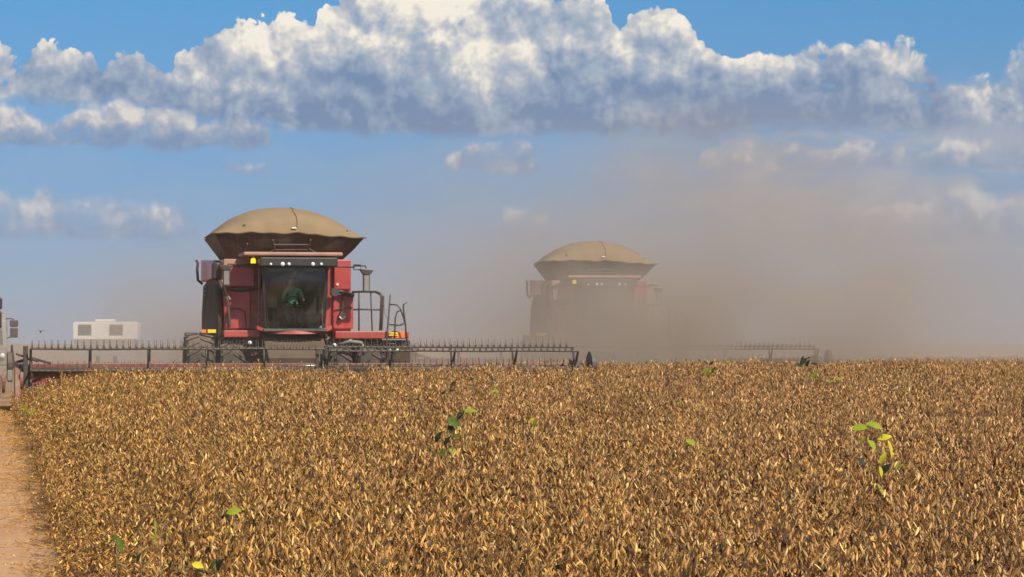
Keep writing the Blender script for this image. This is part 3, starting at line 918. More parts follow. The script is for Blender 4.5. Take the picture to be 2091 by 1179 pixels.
    q = MB(); q.box(ccx - 1.0, ccx + 1.0, -0.55, -0.35, 1.16, 1.27)
    for i in range(9): q.box(ccx - 0.92 + i * 0.21, ccx - 0.87 + i * 0.21, -0.6, -0.55, 1.18, 1.25)
    q.build('cross_tube', M['dark'], fh)
    q = MB(); q.tube([(-2.2, 0.5, 0.82), (2.2, 0.5, 0.82)], 0.16, 10); q.box(-1.1, 1.1, 0.3, 1.0, 0.8, 1.5); q.build('front_axle', M['dark'], root)
    q = MB(); q.tube([L(690, 705, -0.5), L(715, 697, -0.6), L(738, 700, -0.6), L(744, 712, -0.6), L(741, 725, -0.5)], 0.04, 8); q.build('fender_hose', M['grey'], root, smooth=True)
    for (px_, py_) in ((510, 700), (683, 705)):
        p_ = L(px_, py_, -0.7)
        q = MB(); q.lathe([(-0.03, 0.0), (-0.03, 0.045), (0.02, 0.05), (0.02, 0)], p_, 'y', 12); q.build('axle_light', M['lens'], root, smooth=True)
    for x in (-2.05, -1.28, 1.28, 2.05):
        wheel(root, x, 0.45, 0.86, 0.66 if abs(x) > 1.5 else 0.60, 0.42)
    for x in (-1.25, 1.25):
        wheel(root, x, 4.7, 0.62, 0.5, 0.30, 18, 'rear_wheel')
    make_header(root)
    return root


def operator_material():
    m = bpy.data.materials.new('operator_skin_and_clothes'); m.use_nodes = True
    t = m.node_tree; N = NT(t); bs = t.nodes['Principled BSDF']
    x, y, z = N.sep(N.n('ShaderNodeTexCoord').outputs['Object'])
    n = N.noise(N.n('ShaderNodeTexCoord').outputs['Object'], 14, 4)
    shirt = N.mix(n, (0.16, 0.40, 0.26), (0.30, 0.58, 0.40))
    trousers = N.mix(n, (0.06, 0.10, 0.09), (0.12, 0.17, 0.14))
    skin = N.mix(n, (0.36, 0.19, 0.12), (0.42, 0.24, 0.16))
    c = N.mix(N.ss(z, 0.10, 0.12), trousers, shirt)
    c = N.mix(N.ss(z, 0.585, 0.60), c, skin)
    c = N.mix(N.m('MULTIPLY', N.ss(y, -0.365, -0.375), N.ss(z, 0.08, 0.10)), c, skin)
    N.put(bs.inputs['Base Color'], c)
    bs.inputs['Roughness'].default_value = 0.8
    return m


def make_operator(x, y, z, rz):
    """seated man, hands on the wheel; origin at the hips"""
    J = {}
    vs, es, rad = [], [], []
    def j(name, p, r, par=None):
        J[name] = len(vs); vs.append(p); rad.append(r)
        if par is not None: es.append((J[par], J[name]))
    j('pelvis', (0, 0, 0.06), 0.125)
    j('belly', (0, -0.01, 0.20), 0.125, 'pelvis'); j('chest', (0, 0, 0.38), 0.135, 'belly'); j('top', (0, 0.01, 0.50), 0.085, 'chest')
    j('neck', (0, 0, 0.58), 0.048, 'top'); j('jaw', (0, -0.025, 0.655), 0.062, 'neck'); j('skull', (0, -0.01, 0.735), 0.088, 'jaw'); j('crown', (0, 0.0, 0.79), 0.062, 'skull')
    j('nose', (0, -0.115, 0.70), 0.012, 'skull')
    for s in (-1, 1):
        k = str(s)
        j('ear' + k, (s * 0.088, 0.0, 0.70), 0.014, 'skull')
        j('sh' + k, (s * 0.18, 0.0, 0.47), 0.062, 'top'); j('el' + k, (s * 0.25, -0.12, 0.24), 0.042, 'sh' + k)
        j('wr' + k, (s * 0.19, -0.345, 0.27), 0.028, 'el' + k); j('palm' + k, (s * 0.175, -0.40, 0.285), 0.026, 'wr' + k)
        for f in range(4):
            a = -0.027 + 0.018 * f
            j('f%d%s' % (f, k), (s * (0.165 + a * 0.4), -0.445 - 0.004 * f, 0.31 + a * 0.7), 0.009, 'palm' + k)
            j('g%d%s' % (f, k), (s * (0.150 + a * 0.4), -0.452 - 0.004 * f, 0.285 + a * 0.7), 0.008, 'f%d%s' % (f, k))
        j('th' + k, (s * 0.145, -0.415, 0.31), 0.010, 'palm' + k)
        j('hip' + k, (s * 0.10, -0.06, 0.04), 0.092, 'pelvis'); j('kn' + k, (s * 0.17, -0.44, 0.06), 0.062, 'hip' + k)
        j('an' + k, (s * 0.16, -0.50, -0.30), 0.042, 'kn' + k); j('toe' + k, (s * 0.17, -0.66, -0.34), 0.035, 'an' + k)
    me = bpy.data.meshes.new('person'); me.from_pydata(vs, es, []); me.update()
    me.materials.append(operator_material())
    o = bpy.data.objects.new('person', me); C.objects.link(o)
    sk = o.modifiers.new('skin', 'SKIN'); sk.use_smooth_shade = True
    for i, r in enumerate(rad):
        me.skin_vertices[0].data[i].radius = (r, r)
    me.skin_vertices[0].data[0].use_root = True
    sb = o.modifiers.new('sub', 'SUBSURF'); sb.levels = 2; sb.render_levels = 2
    o.location = (x, y, z); o.rotation_euler = (0, 0, rz)
    q = MB()
    q.lathe([(-0.01, 0.094), (0.03, 0.094), (0.065, 0.07), (0.085, 0.0)], (0, 0.0, 0.755), 'z', 18)
    q.faces([(-0.07, -0.08, 0.752), (0.07, -0.08, 0.752), (0.05, -0.165, 0.742), (-0.05, -0.165, 0.742), (-0.07, -0.08, 0.762), (0.07, -0.08, 0.762), (0.05, -0.165, 0.75), (-0.05, -0.165, 0.75)],
            [(0, 1, 2, 3), (4, 5, 6, 7), (0, 1, 5, 4), (1, 2, 6, 5), (2, 3, 7, 6), (3, 0, 4, 7)])
    q.build('cap', M['dark'], o, smooth=True)
    for s in (-1, 1):
        q = MB(); q.lathe([(-0.012, 0), (-0.008, 0.010), (0.008, 0.010), (0.012, 0)], (s * 0.032, -0.088, 0.715), 'y', 8); q.build('eye', M['black'], o)
    q = MB(); q.tube([(-0.022, -0.083, 0.648), (0.0, -0.090, 0.645), (0.022, -0.083, 0.648)], 0.006, 6); q.build('mouth', M['red_dark'], o)
    return o


c1 = make_combine()
ccx_ = L(605, 600, -1.25)[0]
hip = Vector((ccx_, -0.42, 2.24))
Rm = Matrix.Rotation(TH, 3, 'Z')
pw_ = O1 + Rm @ hip
op = make_operator(pw_.x, pw_.y, pw_.z, TH)
tag(op, 'driver in green shirt and dark cap seated at the wheel of the nearer harvester', 'person')
tag(c1, 'nearer red combine harvester with tan domed tank cover and wide reel, left of the dust', 'combine harvester', 'combine harvesters cutting the soybean field')
c2 = copy_tree(c1)
s2, t2 = 18.75, 64.8
x2, y2 = unrow(s2, t2)
c2.location = (x2, y2, 0.0)
c2.rotation_euler = (0, 0, TH - 0.09)
tag(c2, 'farther combine harvester half hidden in the thick brown dust, right of the nearer one', 'combine harvester')


# ------------------------------------------------------------------ trucks at the left edge, trailer far behind
def make_truck(loc, rz, label):
    root = empty('truck', loc, rz)
    q = MB(); q.prism([(0.0, 0.75), (-0.08, 1.35), (0.10, 2.20), (0.35, 2.42), (1.9, 2.46), (1.95, 0.75)], 'x', -1.08, 1.08)
    cb = q.build('cab', M['truck'], root, bevel=0.06)
    q = MB(); q.faces([(-0.95, -0.075, 1.40), (0.95, -0.075, 1.40), (0.90, 0.085, 2.14), (-0.90, 0.085, 2.14)], [(0, 1, 2, 3)])
    o = q.build('windscreen', M['panelglass'], cb); mod = o.modifiers.new('t', 'SOLIDIFY'); mod.thickness = 0.02; mod.offset = 0
    for s in (-1, 1):
        q = MB(); q.prism([(0.25, 1.40), (0.40, 2.05), (1.15, 2.05), (1.2, 1.40)], 'x', s * 1.085 - 0.01, s * 1.085 + 0.01); q.build('side_window', M['panelglass'], cb)
    q = MB(); q.box(-1.0, 1.0, -0.10, -0.02, 0.95, 1.22); q.build('grille', M['grey'], root, bevel=0.02)
    q = MB(); q.box(-1.15, 1.15, -0.22, 0.12, 0.42, 0.74); q.build('bumper', M['grey'], root, bevel=0.04)
    for s in (-1, 1):
        for dx in (0.72, 0.92):
            q = MB(); q.lathe([(-0.03, 0.0), (-0.03, 0.075), (0.02, 0.085), (0.02, 0)], (s * dx, -0.13, 1.07), 'y', 14); q.build('headlight', M['lens'], root, smooth=True)
        q = MB(); q.tube([(s * 1.05, 0.1, 2.25), (s * 1.22, -0.06, 2.24), (s * 1.28, -0.12, 2.20)], 0.02, 6)
        q.tube([(s * 1.07, 0.0, 1.62), (s * 1.26, -0.1, 1.68)], 0.02, 6)
        ma = q.build('mirror_arm', M['black'], root)
        q = MB(); q.box(s * 1.28 - 0.13, s * 1.28 + 0.13, -0.20, -0.08, 1.98, 2.20); q.box(s * 1.28 - 0.12, s * 1.28 + 0.12, -0.20, -0.08, 1.64, 1.96); q.build('mirror', M['black'], ma, bevel=0.04)
        wheel(root, s * 0.95, 0.95, 0.46, 0.26, 0.26, 26)
        wheel(root, s * 0.95, 5.2, 0.46, 0.30, 0.26, 26)
    q = MB(); q.box(-0.45, 0.45, 0.2, 6.5, 0.55, 0.78); q.build('chassis', M['dark'], root)
    q = MB(); q.box(-1.05, 1.05, 2.2, 6.8, 0.95, 2.25); q.build('cargo_box', M['grey'], root, bevel=0.03)
    tag(root, label, 'truck', 'trucks parked on the field track')
    return root


tr = make_truck((-17.1, 82.0, 0.0), TH + 0.05, 'pale grey truck in the haze, its mirrors beside the left header end')
tr2 = copy_tree(tr)
tr2.location = (-12.20, 53.5, gz(53.5))
tr2.scale = (1.15, 1.15, 1.15)
tr2.rotation_euler = (0, 0, TH)
tr2['label'] = 'nearer truck cut off by the left edge, only its black mirror showing'

trl = empty('camper_trailer', (-29.9, 190.0, 0.0), 0.04)
trl.scale = (0.9, 1.0, 1.0)
q = MB(); q.prism([(-2.6, 1.75), (-2.62, 2.9), (-2.45, 3.06), (2.45, 3.06), (2.62, 2.9), (2.6, 1.75)], 'y', 0.0, 2.3); bd = q.build('body', M['white'], trl, bevel=0.05)
q = MB(); q.box(-2.55, 2.55, 0.03, 2.25, 0.55, 1.75); q.build('lower_body', M['grey'], trl)
q = MB(); q.box(-0.9, 0.65, 0.6, 1.7, 3.08, 3.25); q.build('roof_hatch', M['white'], trl, bevel=0.04)
for xa in (-2.2, 0.35):
    q = MB(); q.box(xa, xa + 1.1, -0.03, 0.02, 2.05, 2.86); wf = q.build('window', M['grey'], trl, bevel=0.02)
    for k in range(2):
        q = MB(); q.box(xa + 0.04 + k * 0.53, xa + 0.53 + k * 0.53, -0.045, -0.028, 2.11, 2.80); q.build('pane', M['panelglass'], wf)
for xa in (-1.0, 1.0): wheel(trl, xa * 0.7, 1.0, 0.40, 0.25, 0.22, 20)
tag(trl, 'white camper trailer with two dark windows far behind the left reel', 'trailer')

# small blue marker and a bird
mk = empty('marker_flag', (2.95, 76.0, 0.0))
q = MB(); q.tube([(0, 0, 0), (0, 0, 1.12)], 0.012, 6); q.build('pole', M['rail'], mk)
q = MB(); q.prism([(0.0, 0.98), (0.10, 0.96), (0.13, 1.05), (0.09, 1.15), (0.0, 1.12)], 'y', -0.006, 0.006); q.build('flag', M['blue'], mk)
tag(mk, 'small blue marker flag beyond the right end of the reel', 'flag')
bx_, by_ = (83 - 1045.5) / FPX * 70, 70.0
bd = empty('bird', (bx_, by_, EYE + (702 - 678) / FPX * 70))
q = MB(); q.lathe([(-0.09, 0.0), (-0.05, 0.02), (0.0, 0.027), (0.05, 0.02), (0.07, 0.016), (0.10, 0.0)], (0, 0, 0), 'y', 8); q.build('body', M['bird'], bd)
for s in (-1, 1):
    q = MB(); q.faces([(0, -0.03, 0.01), (0, 0.03, 0.01), (s * 0.07, 0.03, 0.05), (s * 0.13, 0.0, 0.02), (s * 0.07, -0.02, 0.05)], [(0, 1, 2, 4), (2, 3, 4)])
    o = q.build('wing', M['bird'], bd); mod = o.modifiers.new('t', 'SOLIDIFY'); mod.thickness = 0.006
tag(bd, 'tiny dark bird flying above the left end of the reel', 'bird')

# ------------------------------------------------------------------ soybean crop
def crop_material():
    """dry pods, stems and leaves: each piece carries its own colour, near-black ones standing for shade, the field drifts between gold and grey-brown"""
    m = bpy.data.materials.new('ripe_soybean'); m.use_nodes = True
    t = m.node_tree; N = NT(t); bs = t.nodes['Principled BSDF']
    a = N.n('ShaderNodeAttribute'); a.attribute_name = 'tone'
    oi = N.n('ShaderNodeObjectInfo')
    pos = N.n('ShaderNodeNewGeometry').outputs['Position']
    x, y, z = N.sep(pos)
    s_ = N.m('ADD', N.m('MULTIPLY', N.m('SUBTRACT', x, P0[0]), NX), N.m('MULTIPLY', N.m('SUBTRACT', y, P0[1]), NY))
    big = N.noise(pos, 0.22, 4, 0.6)
    f = N.m('ADD', N.lin(s_, 0.0, 9.0, 0.75, 0.15), N.m('MULTIPLY', N.m('SUBTRACT', big, 0.5), 1.5), clamp=True)
    tint = N.mix(f, (1.18, 1.01, 0.84), (1.26, 1.10, 0.60))
    c = N.mix(1.0, a.outputs['Color'], tint, 'MULTIPLY')
    c = N.mix(1.0, c, N.mix(oi.outputs['Random'], (0.72, 0.70, 0.68), (1.20, 1.18, 1.14)), 'MULTIPLY')
    N.put(bs.inputs['Base Color'], c)
    bs.inputs['Roughness'].default_value = 0.55
    bs.inputs['Specular IOR Level'].default_value = 0.35
    return m


CROPM = crop_material()
rng = np.random.default_rng(7)
NEEDED = []


def pod(V, F, T, p, d, bend, ln, w, tone):
    """flat curved pod: three four-sided rings and two tips"""
    d = d / np.linalg.norm(d)
    side = np.cross(d, bend); side /= (np.linalg.norm(side) + 1e-9)
    nrm = np.cross(side, d)
    b0 = len(V)
    V.append(p)
    for q, ww in ((0.25, 0.85), (0.55, 1.0), (0.82, 0.62)):
        c = p + d * ln * q + nrm * (ln * 0.22 * q * q)
        V.extend([c + side * w * ww, c + nrm * w * 0.45 * ww, c - side * w * ww, c - nrm * w * 0.45 * ww])
    V.append(p + d * ln + nrm * (ln * 0.26))
    for k in range(4):
        k2 = (k + 1) % 4
        F.append((b0, b0 + 1 + k, b0 + 1 + k2))
        for r in range(2):
            F.append((b0 + 1 + r * 4 + k, b0 + 5 + r * 4 + k, b0 + 5 + r * 4 + k2, b0 + 1 + r * 4 + k2))
        F.append((b0 + 9 + k, b0 + 13, b0 + 9 + k2))
    T.extend([tone] * 14)


def stick(V, F, T, p, q, r0, r1, tone):
    d = q - p; d = d / np.linalg.norm(d)
    a = np.cross(d, (0.3, 1, 0.1)); a /= np.linalg.norm(a); b = np.cross(d, a)
    b0 = len(V)
    for c, r in ((p, r0), (q, r1)):
        for k in range(3):
            an = 2.094 * k
            V.append(c + (a * math.cos(an) + b * math.sin(an)) * r)
    for k in range(3):
        F.append((b0 + k, b0 + (k + 1) % 3, b0 + 3 + (k + 1) % 3, b0 + 3 + k))
    T.extend([tone] * 6)


def leaf(V, F, T, p, d, n, ln, w, tone, curl=0.25):
    """folded pointed leaf of eight faces"""
    d = d / np.linalg.norm(d); s = np.cross(d, n); s /= np.linalg.norm(s); n = np.cross(s, d)
    b0 = len(V)
    for q, ww in ((0.0, 0.05), (0.25, 0.8), (0.55, 1.0), (0.8, 0.6), (1.0, 0.03)):
        c = p + d * ln * q - n * ln * curl * q * q
        V.extend([c + s * w * ww + n * w * 0.35 * ww, c, c - s * w * ww + n * w * 0.35 * ww])
    for r in range(4):
        for k in range(2):
            F.append((b0 + r * 3 + k, b0 + r * 3 + k + 1, b0 + r * 3 + k + 4, b0 + r * 3 + k + 3))
    T.extend([tone] * 15)


GOLD = np.array([(0.50, 0.31, 0.115), (0.42, 0.255, 0.105), (0.56, 0.38, 0.17), (0.34, 0.20, 0.09), (0.46, 0.26, 0.12), (0.26, 0.16, 0.09), (0.66, 0.50, 0.26), (0.50, 0.34, 0.14)])


def plant(V, F, T, x, y, hgt):
    lean = rng.normal(0, 0.06, 2)
    base = np.array((x, y, 0.0))
    topp = base + np.array((lean[0], lean[1], hgt))
    stem_tone = np.array((0.17, 0.095, 0.045)) * rng.uniform(0.6, 1.2)
    axes = [(base, topp, 1.0)]
    for _ in range(rng.integers(2, 4)):
        q = rng.uniform(0.2, 0.5); a = rng.uniform(0, 2 * math.pi)
        st = base + (topp - base) * q
        en = st + np.array((math.cos(a) * rng.uniform(0.08, 0.17), math.sin(a) * rng.uniform(0.08, 0.17), hgt * rng.uniform(0.35, 0.55)))
        axes.append((st, en, 0.6))
    for st, en, wgt in axes:
        stick(V, F, T, st, en, 0.0045 * wgt + 0.001, 0.0018, stem_tone)
        ln = np.linalg.norm(en - st)
        nodes = max(3, int(ln / 0.052))
        for i in range(nodes):
            q = (i + 0.6) / nodes
            c = st + (en - st) * q
            if c[2] < hgt * 0.30 or (c[2] < hgt * 0.6 and rng.random() < 0.45): continue
            for _ in range(rng.integers(1, 4)):
                a = rng.uniform(0, 2 * math.pi)
                up = rng.choice((-1.0, 1.0), p=(0.62, 0.38)) * rng.uniform(0.9, 3.4)
                d = np.array((math.cos(a), math.sin(a), up))
                tone = GOLD[rng.integers(len(GOLD))] * rng.uniform(0.55, 1.3)
                if rng.random() < 0.15: tone = np.array((0.070, 0.040, 0.022)) * rng.uniform(0.4, 1.3)  # near-black pods: the shadow between pods put in as pod colour
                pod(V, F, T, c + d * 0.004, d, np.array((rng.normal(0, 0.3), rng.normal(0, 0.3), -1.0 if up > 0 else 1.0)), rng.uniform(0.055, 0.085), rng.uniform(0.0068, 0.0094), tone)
            if rng.random() < 0.20:
                a = rng.uniform(0, 2 * math.pi)
                tone = GOLD[rng.integers(len(GOLD))] * rng.uniform(0.5, 1.15)
                if rng.random() < 0.36: tone = np.array((0.035, 0.022, 0.014)) * rng.uniform(0.5, 1.6)  # dark dry leaves, blackened to stand for shadowed gaps as well
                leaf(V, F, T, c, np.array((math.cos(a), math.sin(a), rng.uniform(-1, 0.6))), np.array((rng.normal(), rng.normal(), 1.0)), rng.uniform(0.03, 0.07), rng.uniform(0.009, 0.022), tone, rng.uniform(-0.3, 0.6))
            if rng.random() < 0.05:
                a = rng.uniform(0, 2 * math.pi)
                stick(V, F, T, c, c + np.array((math.cos(a) * 0.06, math.sin(a) * 0.06, rng.uniform(0.02, 0.12))), 0.0016, 0.0008, np.array((0.5, 0.4, 0.22)))


def mesh_from(name, V, F, T, mat):
    me = bpy.data.meshes.new(name)
    me.from_pydata([tuple(v) for v in V], [], F); me.update()
    at = me.attributes.new('tone', 'FLOAT_COLOR', 'POINT')
    arr = np.ones((len(V), 4)); arr[:, :3] = np.clip(np.array(T), 0, 1)
    at.data.foreach_set('color', arr.ravel())
    me.materials.append(mat)
    return me


def scatter(name, protos, pts, label, shadow_kind='stuff'):
    """one object whose points each carry a clump: pts rows are x, y, z, turn, size, height, which"""
    col = bpy.data.collections.new(name + '_clumps')
    for i, me in enumerate(protos):
        o = bpy.data.objects.new('%s_clump' % name, me)
        col.objects.link(o)
    me = bpy.data.meshes.new(name)
    n = len(pts)
    me.vertices.add(n)
    me.vertices.foreach_set('co', pts[:, :3].astype(np.float32).ravel())
    for an, ty, dat in (('turn', 'FLOAT', pts[:, 3]), ('size', 'FLOAT_VECTOR', np.stack([pts[:, 4], pts[:, 4], pts[:, 5]], 1)), ('which', 'INT', pts[:, 6].astype(np.int32))):
        at = me.attributes.new(an, ty, 'POINT')
        at.data.foreach_set('vector' if ty == 'FLOAT_VECTOR' else 'value', np.ascontiguousarray(dat).ravel())
    o = bpy.data.objects.new(name, me); C.objects.link(o)
    tag(o, label, kind='stuff')
    g = bpy.data.node_groups.new(name, 'GeometryNodeTree')
    g.interface.new_socket('Geometry', in_out='INPUT', socket_type='NodeSocketGeometry')
    g.interface.new_socket('Geometry', in_out='OUTPUT', socket_type='NodeSocketGeometry')
    gi, go = g.nodes.new('NodeGroupInput'), g.nodes.new('NodeGroupOutput')
    ci = g.nodes.new('GeometryNodeCollectionInfo')
    ci.inputs['Collection'].default_value = col
    ci.inputs['Separate Children'].default_value = True
    ci.inputs['Reset Children'].default_value = True
    io = g.nodes.new('GeometryNodeInstanceOnPoints')
    io.inputs['Pick Instance'].default_value = True
    def attr(nm, ty):
        nd = g.nodes.new('GeometryNodeInputNamedAttribute'); nd.data_type = ty
        nd.inputs['Name'].default_value = nm
        return nd.outputs['Attribute']
    cx = g.nodes.new('ShaderNodeCombineXYZ')
    g.links.new(attr('turn', 'FLOAT'), cx.inputs[2])
    g.links.new(gi.outputs[0], io.inputs['Points'])
    g.links.new(ci.outputs[0], io.inputs['Instance'])
    g.links.new(attr('which', 'INT'), io.inputs['Instance Index'])
    g.links.new(cx.outputs[0], io.inputs['Rotation'])
    g.links.new(attr('size', 'FLOAT_VECTOR'), io.inputs['Scale'])
    g.links.new(io.outputs[0], go.inputs[0])
    mod = o.modifiers.new('scatter', 'NODES'); mod.node_group = g
    return o


CROP_H = 1.01


def crop_height(s_):
    q = min(1.0, max(0.0, (s_ - 0.3) / 1.5))
    return 0.58 + 0.45 * q * q * (3 - 2 * q)


def in_crop(s_, t_):
    if s_ < 0.50 - 0.008 * t_ or t_ < -9: return False
    if s_ < 13.6: return t_ < 42.6
    if s_ < 26.2: return t_ < 62.6
    return t_ < 78 + 3 * math.sin(s_ * 0.4)


def build_crop():
    protos = []
    for i in range(9):
        V, F, T = [], [], []
        for k in range(7):
            a = 2 * math.pi * (k + rng.uniform(-0.3, 0.3)) / 6; r = 0.0 if k == 6 else rng.uniform(0.13, 0.26)
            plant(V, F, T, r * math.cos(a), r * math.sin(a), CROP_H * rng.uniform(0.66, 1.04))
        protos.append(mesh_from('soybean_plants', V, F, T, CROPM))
    P = []
    rp = random.Random(21)
    step = 0.44
    t_ = -8.0
    while t_ < 190:
        y0 = unrow(0, t_)[1]
        st = step if t_ < 70 else step * 1.5
        s_ = 0.12
        while s_ < 75:
            ss = s_ + rp.uniform(-0.14, 0.14); tt = t_ + rp.uniform(-0.14, 0.14)
            x, y = unrow(ss, tt)
            s_ += st
            if not in_crop(ss, tt) or y < 11.5: continue
            if abs(x) > y * 0.198 + 2.6: continue
            hh = crop_height(ss) * (1 + 0.07 * math.sin(x * 1.3 + y * 0.7) * math.sin(y * 0.9) + rp.uniform(-0.09, 0.09))
            hh *= 1 - 0.13 * min(1.0, max(0.0, (t_ - 30) / 22))
            sz = (0.95 + rp.uniform(-0.1, 0.15)) * (1.0 if t_ < 70 else 1.45)
            if ss < 0.5: sz *= 0.8
            P.append((x, y, gz(y) - 0.01, rp.uniform(0, 6.283), sz, hh, rp.randrange(9)))
        t_ += st
    print('crop clumps', len(P))
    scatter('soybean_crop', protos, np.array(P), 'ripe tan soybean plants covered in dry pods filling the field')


build_crop()


def build_litter():
    """fallen pods, stalks and dry weeds along the crop edge on the track"""
    protos = []
    for i in range(5):
        V, F, T = [], [], []
        for k in range(26):
            p = np.array((rng.uniform(-0.25, 0.25), rng.uniform(-0.25, 0.25), 0.004))
            a = rng.uniform(0, 6.28)
            tone = GOLD[rng.integers(len(GOLD))] * rng.uniform(0.5, 1.25)
            if rng.random() < 0.5:
                stick(V, F, T, p, p + np.array((math.cos(a), math.sin(a), rng.uniform(0, 0.25))) * rng.uniform(0.04, 0.15), 0.0022, 0.0012, tone)
            else:
                pod(V, F, T, p + np.array((0, 0, 0.006)), np.array((math.cos(a), math.sin(a), rng.uniform(0, 0.3))), np.array((0, 0, 1.0)), 0.05, 0.006, tone)
        protos.append(mesh_from('field_litter', V, F, T, CROPM))
    P = []
    rp = random.Random(5)
    for _ in range(900):
        t_ = rp.uniform(-2, 46); s_ = 0.72 - 0.009 * t_ - abs(rp.gauss(0, 0.36))
        if s_ < -2.6: continue
        x, y = unrow(s_, t_)
        P.append((x, y, gz(y) + 0.022, rp.uniform(0, 6.28), rp.uniform(0.6, 1.3), rp.uniform(0.6, 1.2), rp.randrange(5)))
    scatter('crop_litter', protos, np.array(P), 'fallen straw and pods strewn along the crop edge')
    # stubble on the harvested strip
    protos = []
    for i in range(4):
        V, F, T = [], [], []
        for k in range(12):
            p = np.array((rng.uniform(-0.04, 0.04), (k - 6) * 0.12 + rng.uniform(-0.03, 0.03), 0.0))
            stick(V, F, T, p, p + np.array((rng.normal(0, 0.03), rng.normal(0, 0.03), rng.uniform(0.08, 0.18))), 0.005, 0.003, GOLD[rng.integers(len(GOLD))] * rng.uniform(0.6, 1.1))
        protos.append(mesh_from('stubble_row', V, F, T, CROPM))
    P = []
    for _ in range(3500):
        s_ = round(rp.uniform(-8, 25) / 0.45) * 0.45 + rp.uniform(-0.04, 0.04); t_ = rp.uniform(43, 110)
        if in_crop(s_, t_) or s_ < 0.2: continue
        x, y = unrow(s_, t_)
        P.append((x, y, gz(y), TH + rp.uniform(-0.1, 0.1), 1.0, rp.uniform(0.7, 1.2), rp.randrange(4)))
    scatter('stubble', protos, np.array(P), 'short cut stubble rows behind the harvesters')


build_litter()


# ------------------------------------------------------------------ green weeds standing in the crop
def leaf_material(name, c0, c1, trans=0.35):
    m = bpy.data.materials.new(name); m.use_nodes = True
    t = m.node_tree; N = NT(t); bs = t.nodes['Principled BSDF']
    n = N.noise(N.n('ShaderNodeTexCoord').outputs['Object'], 12, 4, 0.6)
    N.put(bs.inputs['Base Color'], N.mix(N.ss(n, 0.3, 0.7), c0, c1))
    bs.inputs['Roughness'].default_value = 0.6
    bs.inputs['Specular IOR Level'].default_value = 0.2
    tr = N.n('ShaderNodeBsdfTranslucent'); N.put(tr.inputs[0], N.mix(n, c0, c1))
    mx = N.n('ShaderNodeMixShader'); mx.inputs[0].default_value = trans
    out = t.nodes['Material Output']
    t.links.new(bs.outputs[0], mx.inputs[1]); t.links.new(tr.outputs[0], mx.inputs[2]); t.links.new(mx.outputs[0], out.inputs[0])
    return m


LEAFM = dict(green=leaf_material('green_leaf', (0.07, 0.13, 0.012), (0.13, 0.21, 0.025)), dark=leaf_material('shaded_leaf', (0.012, 0.022, 0.010), (0.03, 0.05, 0.02), 0.1),  # dark: shadowed leaf undersides painted into the leaf colour
             lime=leaf_material('lime_leaf', (0.28, 0.36, 0.02), (0.42, 0.48, 0.05)), yellow=leaf_material('yellow_leaf', (0.70, 0.56, 0.02), (0.80, 0.70, 0.06)),
             brown=leaf_material('brown_leaf', (0.10, 0.05, 0.025), (0.16, 0.08, 0.04), 0.15))
STEMM = material('weed_stem', (0.20, 0.17, 0.07), 0.7, var=0.3)


def crop_point(px, py, lift=0.0):
    """world point on the crop canopy seen at a photo pixel"""
    lo, hi = 12.0, 140.0
    f = lambda y: (EYE - (gz(y) + CROP_H * 0.97 + lift)) / y * FPX - (py - 702)
    for _ in range(60):
        mid = (lo + hi) / 2
        if f(mid) > 0: lo = mid
        else: hi = mid
    return (px - 1045.5) / FPX * lo, lo


def weed(px, py, low, leaves, label, hgt=None, name='weed', lean=0.0):
    """leaves: (dx, dz, length, width, roll in degrees in the upright plane, tilt, tone) in metres from the plant's crown point at (px, py)"""
    x, y = crop_point(px, low)
    z0 = gz(y)
    root = empty(name, (x, y, z0))
    ch = EYE - (py - 702) / FPX * y - z0
    rl = random.Random(int(px))
    for (dx, dz, ln, w, ang, tilt, tone) in leaves:
        V, F, T = [], [], []
        a = R(ang)
        d = np.array((math.cos(a), -0.25 + rl.uniform(-0.2, 0.2), math.sin(a)))
        nrm = np.array((-math.sin(a) * 0.6 + rl.uniform(-0.2, 0.2), -math.sin(R(tilt)), math.cos(R(tilt)) + 0.05))
        leaf(V, F, T, np.array((dx - math.cos(a) * ln / 2, rl.uniform(-0.06, 0.02), ch + dz - math.sin(a) * ln / 2)), d, nrm, ln, w, (1, 1, 1), rl.uniform(0.1, 0.35))
        me = bpy.data.meshes.new('leaf'); me.from_pydata([tuple(v) for v in V], [], F); me.update()
        me.polygons.foreach_set('use_smooth', [True] * len(me.polygons)); me.materials.append(LEAFM[tone])
        o = bpy.data.objects.new('leaf', me); C.objects.link(o); o.parent = root
    q = MB()
    q.tube([(lean, 0.02, 0.0), (lean * 0.6, 0.01, ch * 0.5), (0.0, 0.0, ch + max(l[1] for l in leaves) * 0.6)], 0.006, 5, 0.003)
    for (dx, dz, ln, w, ang, tilt, tone) in leaves:
        a = R(ang)
        q.tube([(lean * 0.2, 0.005, ch + dz - 0.10), (dx * 0.5, 0.0, ch + dz - 0.04), (dx - math.cos(a) * ln / 2, 0.0, ch + dz - math.sin(a) * ln / 2)], 0.0025, 4)
    q.build('stem', STEMM, root)
    tag(root, label, 'weed', 'green weeds standing in the crop')
    return root


def px_leaves(px, py, lst):
    """leaf list given as photo offsets: (x, y, length px, width px, angle, tilt, tone)"""
    low = max(l[1] for l in lst) + 8
    x, y = crop_point(px, low)
    k = y / FPX
    return low, [((lx - px) * k, -(ly - py) * k, ln * k * 1.0, w * k * 0.46, a, t, tone) for (lx, ly, ln, w, a, t, tone) in lst]


